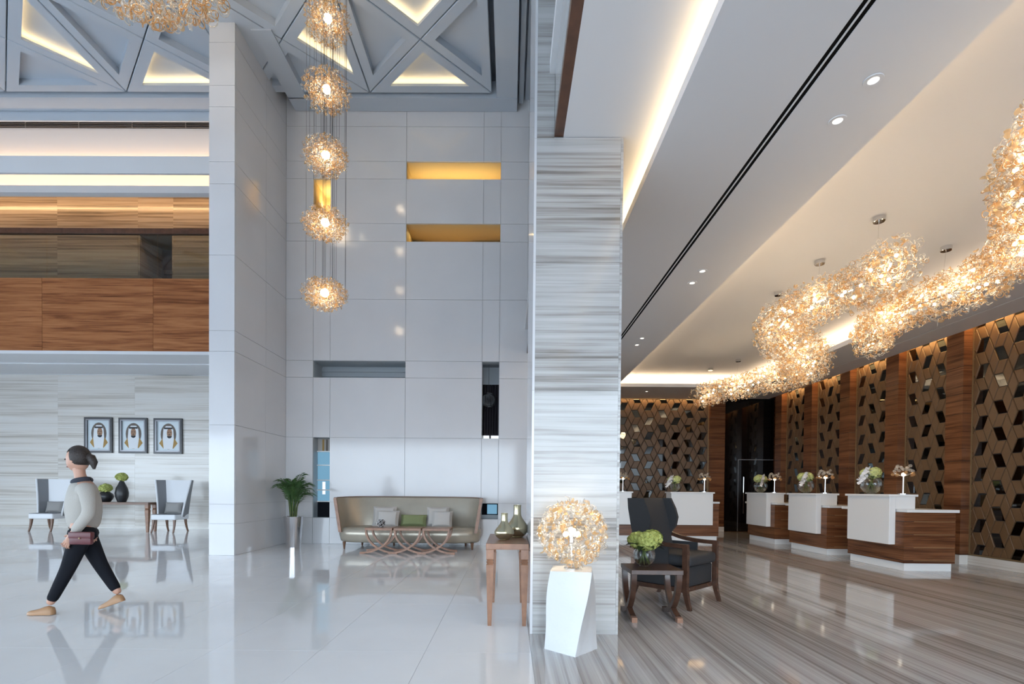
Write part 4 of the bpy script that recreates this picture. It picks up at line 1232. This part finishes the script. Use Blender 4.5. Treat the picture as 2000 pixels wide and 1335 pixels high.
for lx in (.036, CW_ - .036):
    for ly in (.036, CD_ - .036):
        taper_leg(MB(), lx, ly, CTZ - .053, .066, .034).build('leg', 'table_wood', cst, smooth=False)
def vase(label, loc, prof, mat, grp, n=32, name='vase'):
    t = thing(name, label, 'vase', loc, 0, grp)
    MB().lathe(prof, n, cap=False).build('body', mat, t)
    return t
def bottle(R, Hh, neck, nh):
    pr = [(.0001, 0), (R * .42, 0), (R * .55, Hh * .015)]
    for k in range(14):
        u = k / 13; z = Hh * (.02 + .70 * u)
        r = R * (math.sin(PI * (u * .80 + .20)) ** .75 if u < .38 else 1)
        if u < .38: r = R * math.sqrt(max(0.0, 1 - ((.38 - u) / .45) ** 2))
        else:
            v = (u - .38) / .62; r = neck + (R - neck) * (.5 + .5 * math.cos(PI * v ** .85)) ** .85
        pr.append((r, z))
    pr += [(neck * .98, Hh * .85), (neck, Hh * .97), (neck * 1.08, Hh), (neck * .85, Hh), (neck * .8, Hh * .85)]
    return pr
q = atY(985, 1053, 4.86)
vase('smaller pale gold teardrop vase on the console by the column', (q.x, 4.84, CTZ + .001), bottle(.094, .25, .031, .05), 'gold_glaze', 'teardrop vases')
q = atY(1010, 1049, 5.10)
vase('larger pale gold teardrop vase behind the smaller one', (q.x, 5.10, CTZ + .001), bottle(.110, .32, .037, .06), 'gold_glaze', 'teardrop vases')

# ---- side table and wing armchair
st_ = thing('side_table', 'dark timber side table with crossing curved legs beside the armchair', 'side table', (1.116, 4.66, 0))
SWd, SDp, SH = .475, .44, .475
MB().box(0, SWd, 0, SDp, SH - .042, SH, .003).build('tabletop', 'dark_wood', st_, smooth=False)
for xx in (.006, SWd - .056):
    for s in (0, 1):
        m = MB(); arc_leg(m, -SDp / 2 + .01 if s == 0 else SDp / 2 - .01, 1 if s == 0 else -1, SDp, SH - .043, SDp * 1.0, .048, 0, .05, .93)
        # xz-plane band turned into the yz plane
        m.v = [(xx + y + (.0015 if s else 0), x + SDp / 2, z) for x, y, z in m.v]
        m.f = [f[::-1] for f in m.f]
        m.build('curved_leg', 'dark_wood', st_, angle=50)
    MB().box(xx, xx + .05, -.02, .04, 0, .045).build('foot', 'table_wood', st_, smooth=False)
    MB().box(xx, xx + .05, SDp - .04, SDp + .02, 0, .045).build('foot', 'dark_wood', st_, smooth=False)
fb = flower_bowl('round glass bowl of lime hydrangeas on the dark side table', (1.30, 4.92, SH + .001), .105, False, 43, 0, 'lime_petal')

ac = thing('armchair', 'charcoal wing armchair with dark timber arms behind the side table', 'armchair', (1.80, 5.62, 0), math.radians(44))
W_ = .72; DP = .64
# local: front faces -y
MB().box(-W_ / 2 + .05, W_ / 2 - .05, -DP / 2 + .02, DP / 2 - .02, .21, .42, .02).build('seat_base', 'charcoal_fabric', ac)
MB().box(-W_ / 2 + .04, W_ / 2 - .04, -DP / 2 + .01, DP / 2 - .01, .165, .212, .005).build('seat_rail', 'dark_wood', ac, smooth=False)
MB().box(-W_ / 2 + .055, W_ / 2 - .055, -DP / 2 - .03, DP / 2 - .16, .425, .545, .04).build('seat_cushion', 'charcoal_fabric', ac)
rings = []
for z, y0, y1, hw in ((.40, DP / 2 - .20, DP / 2 - .02, .27), (.60, DP / 2 - .17, DP / 2 + .01, .265), (.85, DP / 2 - .12, DP / 2 + .04, .262), (1.08, DP / 2 - .06, DP / 2 + .08, .262), (1.115, DP / 2 - .04, DP / 2 + .07, .258)):
    rings.append([(-hw, y0, z), (0, y0 + .03, z), (hw, y0, z), (hw, y1, z), (0, y1, z), (-hw, y1, z)])
MB().loft(rings).build('backrest', 'charcoal_fabric', ac, angle=40)
for s in (-1, 1):
    prof_ = [(.44, .0, .06), (.60, -.01, .08), (.72, -.04, .10), (.80, -.10, .12), (.90, -.12, .14), (1.0, -.09, .16), (1.115, -.03, .17)]
    rings = []
    for z, yf, yb_ in prof_:
        off = DP / 2 - .10
        rings.append([(s * .262, yf + off, z), (s * .305, yf + off, z), (s * .305, yb_ + off, z), (s * .245, yb_ + off, z)])
    if s > 0: rings = [r[::-1] for r in rings]
    MB().loft(rings).build('wing', 'charcoal_fabric', ac, angle=40)
    # timber arm sweeping down from the back to the front post
    pts = []
    for k in range(11):
        u = k / 10; y = DP / 2 - .06 - u * (DP - .04); z = .64 + .09 * (1 - u) ** 3
        pts.append((y, z))
    rg = [[(s * .306, y, z - .02), (s * .36, y, z - .02), (s * .36, y, z + .02), (s * .306, y, z + .02)] for y, z in pts]
    MB().loft(rg).build('arm', 'dark_wood', ac, angle=40)
    MB().loft([[(s * .335 - w / 2, -DP / 2 - .02 - w / 2 + .02 + o, z), (s * .335 + w / 2, -DP / 2 - .02 - w / 2 + .02 + o, z), (s * .335 + w / 2, -DP / 2 - .02 + w / 2 + .02 + o, z), (s * .335 - w / 2, -DP / 2 - .02 + w / 2 + .02 + o, z)] for z, w, o in ((0, .036, -.05), (.10, .042, -.02), (.20, .052, 0), (.645, .052, .0))]).build('leg', 'dark_wood', ac, angle=40)
    MB().loft([[(s * .30 - w / 2, DP / 2 - .05 - w / 2 + o, z), (s * .30 + w / 2, DP / 2 - .05 - w / 2 + o, z), (s * .30 + w / 2, DP / 2 - .05 + w / 2 + o, z), (s * .30 - w / 2, DP / 2 - .05 + w / 2 + o, z)] for z, w, o in ((0, .034, .07), (.08, .042, .03), (.17, .05, 0))]).build('leg', 'dark_wood', ac, angle=40)
    MB().box(s * .31, s * .335, -DP / 2 + .20, DP / 2 - .10, .43, .625).build('arm_panel', 'charcoal_fabric', ac, smooth=False)

# ---- portraits
def ell(cx, cz, rx, rz_, y, n=24, a0=0, a1=2 * PI):
    return [(cx + rx * math.cos(a0 + (a1 - a0) * k / n), y, cz + rz_ * math.sin(a0 + (a1 - a0) * k / n)) for k in range(n + (0 if a1 - a0 > 6.2 else 1))]
def flat(pts, mat, t, name, th=.0012):
    m = MB(); n = len(pts)
    m.add(pts + [(x, y + th, z) for x, y, z in pts], [tuple(range(n)), tuple(range(2 * n - 1, n - 1, -1))] + [(i, n + i, n + (i + 1) % n, (i + 1) % n) for i in range(n)])
    return m.build(name, mat, t, smooth=False)
def portrait(label, px0, px1, py0, py1, turn):
    a = atY((px0 + px1) / 2, py1, LW_Y); b = atY((px0 + px1) / 2, py0, LW_Y)
    W = atY(px1, py0, LW_Y).x - atY(px0, py0, LW_Y).x; H = b.z - a.z
    t = thing('framed_portrait', label, 'picture', (a.x, LW_Y - .012, a.z), 0, 'framed portraits')
    f = .075
    m = MB()
    m.box(-W / 2, -W / 2 + f, -.06, -.001, 0, H).box(W / 2 - f, W / 2, -.06, -.001, 0, H).box(-W / 2 + f, W / 2 - f, -.06, -.001, 0, f).box(-W / 2 + f, W / 2 - f, -.06, -.001, H - f, H)
    m.build('frame', 'frame_dark', t, smooth=False)
    m = MB(); g = f * .72
    m.box(-W / 2 + g, -W / 2 + f + .012, -.066, -.06, g, H - g).box(W / 2 - f - .012, W / 2 - g, -.066, -.06, g, H - g).box(-W / 2 + f, W / 2 - f, -.066, -.06, g, f + .012).box(-W / 2 + f, W / 2 - f, -.066, -.06, H - f - .012, H - g)
    m.build('frame_inlay', 'frame_silver', t, smooth=False)
    MB().box(-W / 2 + f, W / 2 - f, -.02, -.004, f, H - f).build('print', 'picture_paper', t, smooth=False)
    w, h = W - 2 * f, H - 2 * f; z0 = f
    y = -.022
    dx = turn * w * .05
    flat(ell(0, z0 + h * .56, w * .34, h * .36, y), 'portrait_shade', t, 'backdrop_shade')
    flat([(-w * .40, y - .002, z0 + h * .26), (-w * .22, y - .002, z0 + h * .09), (0, y - .002, z0 + h * .06), (w * .22, y - .002, z0 + h * .09), (w * .40, y - .002, z0 + h * .26), (w * .26, y - .002, z0 + h * .42), (-w * .26, y - .002, z0 + h * .42)], 'portrait_gold', t, 'cloak')
    flat([(-w * .20, y - .004, z0 + h * .07), (w * .18, y - .004, z0 + h * .07), (w * .24, y - .004, z0 + h * .40), (w * .21, y - .004, z0 + h * .72), (w * .12, y - .004, z0 + h * .83), (-w * .10, y - .004, z0 + h * .83), (-w * .21, y - .004, z0 + h * .74), (-w * .25, y - .004, z0 + h * .40)], 'headcloth', t, 'headcloth')
    flat(ell(dx, z0 + h * .60, w * .115, h * .155, y - .006), 'portrait_skin', t, 'face')
    flat(ell(dx, z0 + h * .50, w * .105, h * .075, y - .008, 12, PI, 2 * PI), 'portrait_black', t, 'beard')
    flat([(dx - w * .04, y - .008, z0 + h * .535), (dx + w * .04, y - .008, z0 + h * .535), (dx + w * .03, y - .008, z0 + h * .555), (dx - w * .03, y - .008, z0 + h * .555)], 'portrait_black', t, 'moustache')
    for s in (-1, 1):
        flat([(dx + s * w * .055 - w * .03, y - .008, z0 + h * .615), (dx + s * w * .055 + w * .03, y - .008, z0 + h * .615), (dx + s * w * .055 + w * .03, y - .008, z0 + h * .632), (dx + s * w * .055 - w * .03, y - .008, z0 + h * .632)], 'portrait_black', t, 'eye')
    flat([(-w * .19, y - .009, z0 + h * .73), (w * .19, y - .009, z0 + h * .73), (w * .17, y - .009, z0 + h * .785), (-w * .17, y - .009, z0 + h * .785)], 'portrait_black', t, 'head_cord')
    return t
portrait('left one of three dark framed portraits, man in white headcloth looking right', 168, 222, 815, 884, 1)
portrait('middle one of three dark framed portraits, bearded man facing forward', 235, 290, 816, 885, 0)
portrait('right one of three dark framed portraits, nearest the pier', 303, 358, 817, 886, 1)

# ---- console in the left hall, two black vases with flowers
YT = 13.25
a = atY(308, 985, YT + .15)
XT1 = -9.40; XT0 = -11.35
tb = thing('console_table', 'long brown timber console table between the two white chairs', 'console table', (XT0, YT, 0))
TL, TD, TZ = XT1 - XT0, .38, .775
MB().box(0, TL, 0, TD, TZ - .06, TZ, .003).build('tabletop', 'chair_leg_wood', tb, smooth=False)
for lx in (.05, TL - .05):
    for ly in (.05, TD - .05):
        taper_leg(MB(), lx, ly, TZ - .061, .095, .05).build('leg', 'table_wood', tb, smooth=False)
def black_vase(label, px, prof, fz, fr, seed):
    q = atY(px, 980, YT + .19)
    t = vase(label, (q.x, YT + .19, TZ + .001), prof, 'black_ceramic', 'black vases with flowers')
    m = MB(); florets(m, (0, 0, fz), fr, 110, .035, seed, .75); m.build('flower_head', 'lime_petal', t, smooth=False)
    return t
black_vase('squat matt black vase with lime flowers on the long console', 206, [(.0001, 0), (.10, 0), (.115, .01), (.17, .09), (.185, .15), (.165, .21), (.09, .27), (.06, .29), (.062, .30), (.05, .30)], .36, .135, 5)
black_vase('tall matt black bottle vase with lime flowers on the long console', 238, [(.0001, 0), (.085, 0), (.10, .01), (.145, .14), (.155, .24), (.13, .37), (.07, .50), (.045, .56), (.045, .60), (.05, .61), (.035, .61)], .66, .125, 6)

# ---- white wing chairs
def wing_chair(label, loc):
    t = thing('wing_chair', label, 'chair', loc, 0, 'white wing chairs')
    m = MB(); rings = []
    sw = .32
    MB().box(-sw, sw, -.28, .30, .33, .47, .03).build('seat', 'white_fabric', t)
    MB().box(-sw + .012, sw - .012, -.27, .30, .462, .475, .005).build('seat_top', 'grey_velvet', t)
    NB_ = 20; rings = []
    rings = []
    for k in range(9):
        u = k / 8; z = .40 + u * .97; hw = .25 + .08 * u ** 1.5; y0 = .22 + .10 * u
        rings.append([(-hw, y0, z), (0, y0 + .015, z), (hw, y0, z), (hw, y0 + .09, z), (0, y0 + .10, z), (-hw, y0 + .09, z)])
    MB().loft(rings).build('backrest', 'white_fabric', t, angle=40)
    for s in (-1, 1):
        rings = []; edge = []
        for k in range(9):
            u = k / 8; z = .40 + u * .97; hw = .25 + .08 * u ** 1.5; y0 = .22 + .10 * u
            fwd = .22 * (1 - .15 * u); out = .05 + .08 * u
            xi, yi = s * (hw - .01), y0 + .01; xo, yo = s * (hw + out), y0 - fwd
            th = .03 * s
            r = [(xi, yi, z), (xo, yo, z), (xo + th, yo + .012, z), (xi + th * 2, yi + .07, z)]
            rings.append(r if s < 0 else r[::-1])
            edge.append((xo + th * .5, yo - .004, z))
        MB().loft(rings).build('wing', 'grey_velvet', t, angle=40)
        MB().tube(edge, .022, 8).build('wing_edge', 'white_fabric', t)
    for (lx, ly, o, ox) in ((-.27, -.23, -.05, -.03), (.27, -.23, -.05, .0), (-.25, .25, .06, 0), (.25, .25, .06, .03)):
        MB().loft([[(lx + ox * k - w, ly + o * k * k - w, z), (lx + ox * k + w, ly + o * k * k - w, z), (lx + ox * k + w, ly + o * k * k + w, z), (lx + ox * k - w, ly + o * k * k + w, z)] for z, w, k in ((0, .015, 1), (.10, .018, .66), (.22, .022, .3), (.335, .027, 0))]).build('leg', 'chair_leg_wood', t, angle=40)
    return t
cr = atY(317, 1040, 13.12)
wc = wing_chair('white and grey wing chair right of the long console, near the pier', (-8.93, 13.40, 0))
wc2 = dup(wc, (atY(80, 1038, 13.12).x - .02, 13.40, 0), 0, 'white and grey wing chair at the left, partly behind the walking person')
for o, lab in ((wc, 'grey cushion on the wing chair near the pier'), (wc2, 'grey cushion on the wing chair behind the walking person')):
    c = thing('cushion', lab, 'cushion', (o.location.x - .01, 13.40 + .16, .63), 0, 'grey chair cushions')
    x = cushion_mb(.46, .30, .12).build('cover', 'grey_cushion', c); x.rotation_euler = (-.22, 0, 0)

# ================================================================== PERSON
def skin_mesh(name, nodes, edges, mat, parent, sub=2, root=0):
    me = bpy.data.meshes.new(name)
    me.from_pydata([n[0] for n in nodes], edges, [])
    o = bpy.data.objects.new(name, me); COL.objects.link(o)
    o.modifiers.new('skin', 'SKIN'); 
    if not me.skin_vertices: 
        bpy.context.view_layer.objects.active = o
    for i, n in enumerate(nodes):
        sv = me.skin_vertices[0].data[i]
        r = n[1]; sv.radius = r if hasattr(r, '__len__') else (r, r); sv.use_root = (i == root)
    s = o.modifiers.new('sub', 'SUBSURF'); s.levels = sub; s.render_levels = sub
    dg = bpy.context.evaluated_depsgraph_get()
    ev = o.evaluated_get(dg); m2 = bpy.data.meshes.new_from_object(ev)
    bpy.data.objects.remove(o); bpy.data.meshes.remove(me)
    m2.materials.clear(); m2.materials.append(MATS[mat])
    m2.polygons.foreach_set('use_smooth', [True] * len(m2.polygons)); m2.name = name
    o = bpy.data.objects.new(name, m2); COL.objects.link(o); o.parent = parent
    return o
def join_into(o, mbs):
    """append extra geometry to a mesh object, same material"""
    bm = bmesh.new(); bm.from_mesh(o.data)
    for m in mbs:
        vs = [bm.verts.new(v) for v in m.v]
        for f in m.f:
            try: fc = bm.faces.new([vs[i] for i in f]); fc.smooth = True
            except ValueError: pass
    bm.to_mesh(o.data); bm.free()
PYc = 4.80
g = atZ(150, 1203, 0.0)
per = thing('person', 'woman in grey beige sweater and black trousers walking towards the left', 'person', (atY(150, 1100, PYc).x, PYc, 0))
ox = per.location.x
def K(px, py, dy=0.0):
    q = atY(px, py, PYc + dy); return Vector((q.x - ox, dy, q.z))
hipc = K(164, 1030); hl = K(160, 1036, -.085); hr = K(166, 1036, .085)
# left leg (camera side, forward), right leg (far side, trailing)
kl = K(134, 1108, -.09); al = K(96, 1181, -.10)
kr = K(196, 1102, .09); ar = K(233, 1160, .10)
al.z = max(al.z, .085); 
chest = K(166, 968); waist = K(164, 1006); neckb = K(160, 940); neck = K(156, 926); 
shl = K(168, 952, -.15); shr = K(164, 952, .15)
ell_ = K(176, 1000, -.21); wl2 = K(140, 1044, -.20)
elr = K(170, 1000, .20); wr2 = K(142, 1040, .18)
headc = K(152, 897)
nodes = [(hipc, (.12, .10)), (waist, (.105, .085)), (chest, (.125, .095)), (neckb, (.06, .055)), (neck, .045), (headc + Vector((.0, 0, -.03)), .06),
         (hl, .085), (kl, .055), (al, .036), (hr, .085), (kr, .055), (ar, .036),
         (shl, .052), (ell_, .040), (wl2, .027), (shr, .052), (elr, .040), (wr2, .027)]
edges = [(0, 1), (1, 2), (2, 3), (3, 4), (4, 5), (0, 6), (6, 7), (7, 8), (0, 9), (9, 10), (10, 11), (2, 12), (12, 13), (13, 14), (2, 15), (15, 16), (16, 17)]
# hands: palm and five fingers each
def hand(w, d, side):
    i0 = len(nodes); pi = {-1: 14, 1: 17}[side]
    d = d.normalized(); up = Vector((0, side, 0)); w_ = d.cross(up).normalized()
    palm_ = w + d * .055; nodes.append((palm_, (.030, .016))); edges.append((pi, i0))
    for k, (off, ln) in enumerate(((-.026, .058), (-.009, .072), (.009, .068), (.025, .052))):
        b = w + d * .085 + w_ * off; m_ = b + d * ln * .55 + up * -.008; e_ = m_ + d * ln * .35 + up * -.026
        j = len(nodes); nodes.extend([(b, .0095), (m_, .0085), (e_, .007)]); edges.extend([(i0, j), (j, j + 1), (j + 1, j + 2)])
    b = w + d * .035 - w_ * .030; m_ = b + d * .03 - w_ * .018 - up * .012; j = len(nodes)
    nodes.extend([(b, .011), (m_, .009)]); edges.extend([(i0, j), (j, j + 1)])
hand(wl2, (wl2 - ell_) + Vector((-.03, 0, -.10)), -1)
hand(wr2, (wr2 - elr) + Vector((-.03, 0, -.12)), 1)
body = skin_mesh('body', nodes, edges, 'skin', per, 2, 0)
# head with a face, looking along -x and slightly down
HR = .098
hm = MB().sphere((0, 0, 0), (HR * .98, HR * .80, HR * 1.18), 28, 20)
nv = []
for v in hm.v:
    x, y, z = v
    if x < 0:
        if z < -.03: x *= 1.0 + .10 * (1 - abs(y) / .09); 
        if z < -.05: y *= 1 - .28 * min(1, (-z - .05) / .06)
        n_ = math.exp(-((y / .016) ** 2) - ((z + .012) / .026) ** 2) * .024       # nose
        x -= n_
        for s in (-1, 1): x += math.exp(-(((y - s * .032) / .016) ** 2) - ((z - .012) / .014) ** 2) * .012
        x -= math.exp(-((y / .026) ** 2) - ((z + .055) / .010) ** 2) * .006
        x -= math.exp(-((y / .022) ** 2) - ((z + .092) / .016) ** 2) * .010
    nv.append((x, y, z))
hm.v = nv
for s in (-1, 1):
    hm.sphere((.008, s * HR * .80, -.005), (.016, .007, .028), 10, 6)
HM = Matrix.Translation(headc) @ Matrix.Rotation(math.radians(-8), 4, 'Y')
hm.xform(HM)
join_into(body, [hm])
for s in (-1, 1):
    MB().sphere((-HR * .885, s * .032, .012), (.010, .013, .008), 10, 6).xform(HM).build('eye', 'eye_dark', per)
MB().sphere((-HR * .99, 0, -.056), (.010, .024, .006), 12, 6).xform(HM).build('mouth', 'lip', per)
hair = MB().sphere((.016, 0, .022), (HR * 1.02, HR * .92, HR * 1.13), 56, 40)
hair.v = [((x, y, z) if not (x < -.012 - .5 * min(0, z) and z < .062 + .25 * (x + .1)) else (x * .6, y * .80, z)) for x, y, z in hair.v]
hair.v = [(x, y, max(z, -.075)) for x, y, z in hair.v]
hair.xform(HM)
hair.tube([HM @ Vector((.095, 0, .02)), HM @ Vector((.125, 0, .0)), HM @ Vector((.145, 0, -.05)), HM @ Vector((.14, 0, -.11))], [.030, .040, .034, .010], 12)
hair.build('hair', 'hair', per, angle=60)
MB().tube([neckb + Vector((.055 * math.cos(a) - .0, .062 * math.sin(a), .005 + .015 * math.cos(a))) for a in [i * PI / 8 for i in range(17)]], .028, 10, cap=False).build('scarf', 'scarf', per)
sw_nodes = [(hipc + Vector((0, 0, -.045)), (.150, .135)),  (waist, (.145, .122)), (chest, (.142, .115)), (neckb + Vector((0, 0, -.01)), (.075, .07)),
            (shl, .072), (ell_, .058), (wl2 + (ell_ - wl2) * .10, .042), (shr, .072), (elr, .058), (wr2 + (elr - wr2) * .10, .042)]
skin_mesh('sweater', sw_nodes, [(0, 1), (1, 2), (2, 3), (2, 4), (4, 5), (5, 6), (2, 7), (7, 8), (8, 9)], 'sweater', per, 2, 0)
tr_nodes = [(hipc + Vector((0, 0, .02)), (.128, .112)), (hl + Vector((0, 0, -.03)), .098), (kl, .066), (al + (kl - al) * .08, .047), (hr + Vector((0, 0, -.03)), .098), (kr, .066), (ar + (kr - ar) * .08, .047)]
skin_mesh('trousers', tr_nodes, [(0, 1), (1, 2), (2, 3), (0, 4), (4, 5), (5, 6)], 'trousers', per, 2, 0)
def shoe(heel, toe, dy):
    """heel and toe points on the sole line"""
    d = (toe - heel); L = d.length; d.normalize(); side = Vector((0, 1, 0)); up = side.cross(d)
    if up.z < 0: up = -up
    rings = []
    for u, hw, h in ((-.06, .018, .05), (0, .032, .072), (.15, .037, .082), (.35, .036, .070), (.55, .041, .052), (.75, .044, .042), (.92, .034, .034), (1.03, .012, .020)):
        c = heel + d * (L * u)
        rings.append([c + side * (hw * x) + up * (h * z) for x, z in ((-1, .0), (-1.05, .35), (-.75, .85), (0, 1), (.75, .85), (1.05, .35), (1, 0), (0, -.0))])
    return MB().loft([[tuple(p) for p in r] for r in rings])
hL = Vector((al.x + .035, al.y, .004)); tL = Vector((al.x - .185, al.y - .01, .004))
shoe(hL, tL, 0).build('shoe', 'tan_leather', per, angle=60)
tR = K(190, 1190, .10); tR.z = .006; hR = Vector((ar.x + .035, ar.y, ar.z - .065)); 
dv = (tR - hR); 
if dv.length > .235: tR = hR + dv * (.235 / dv.length)
tR.z = .008
shoe(hR, tR, 0).build('shoe', 'tan_leather', per, angle=60)
bagp = K(160, 1051, -.23)
bag = thing('handbag', 'small dark red clutch bag at the hip of the walking woman', 'bag', per.location + bagp)
MB().box(-.105, .095, -.022, .022, -.055, .058, .014).build('body', 'maroon_leather', bag)
MB().box(-.108, .098, -.026, .026, .0, .060, .010).build('flap', 'maroon_leather', bag)
MB().sphere((0, -.028, .004), .008, 8, 6).build('clasp', 'gold_frame', bag)
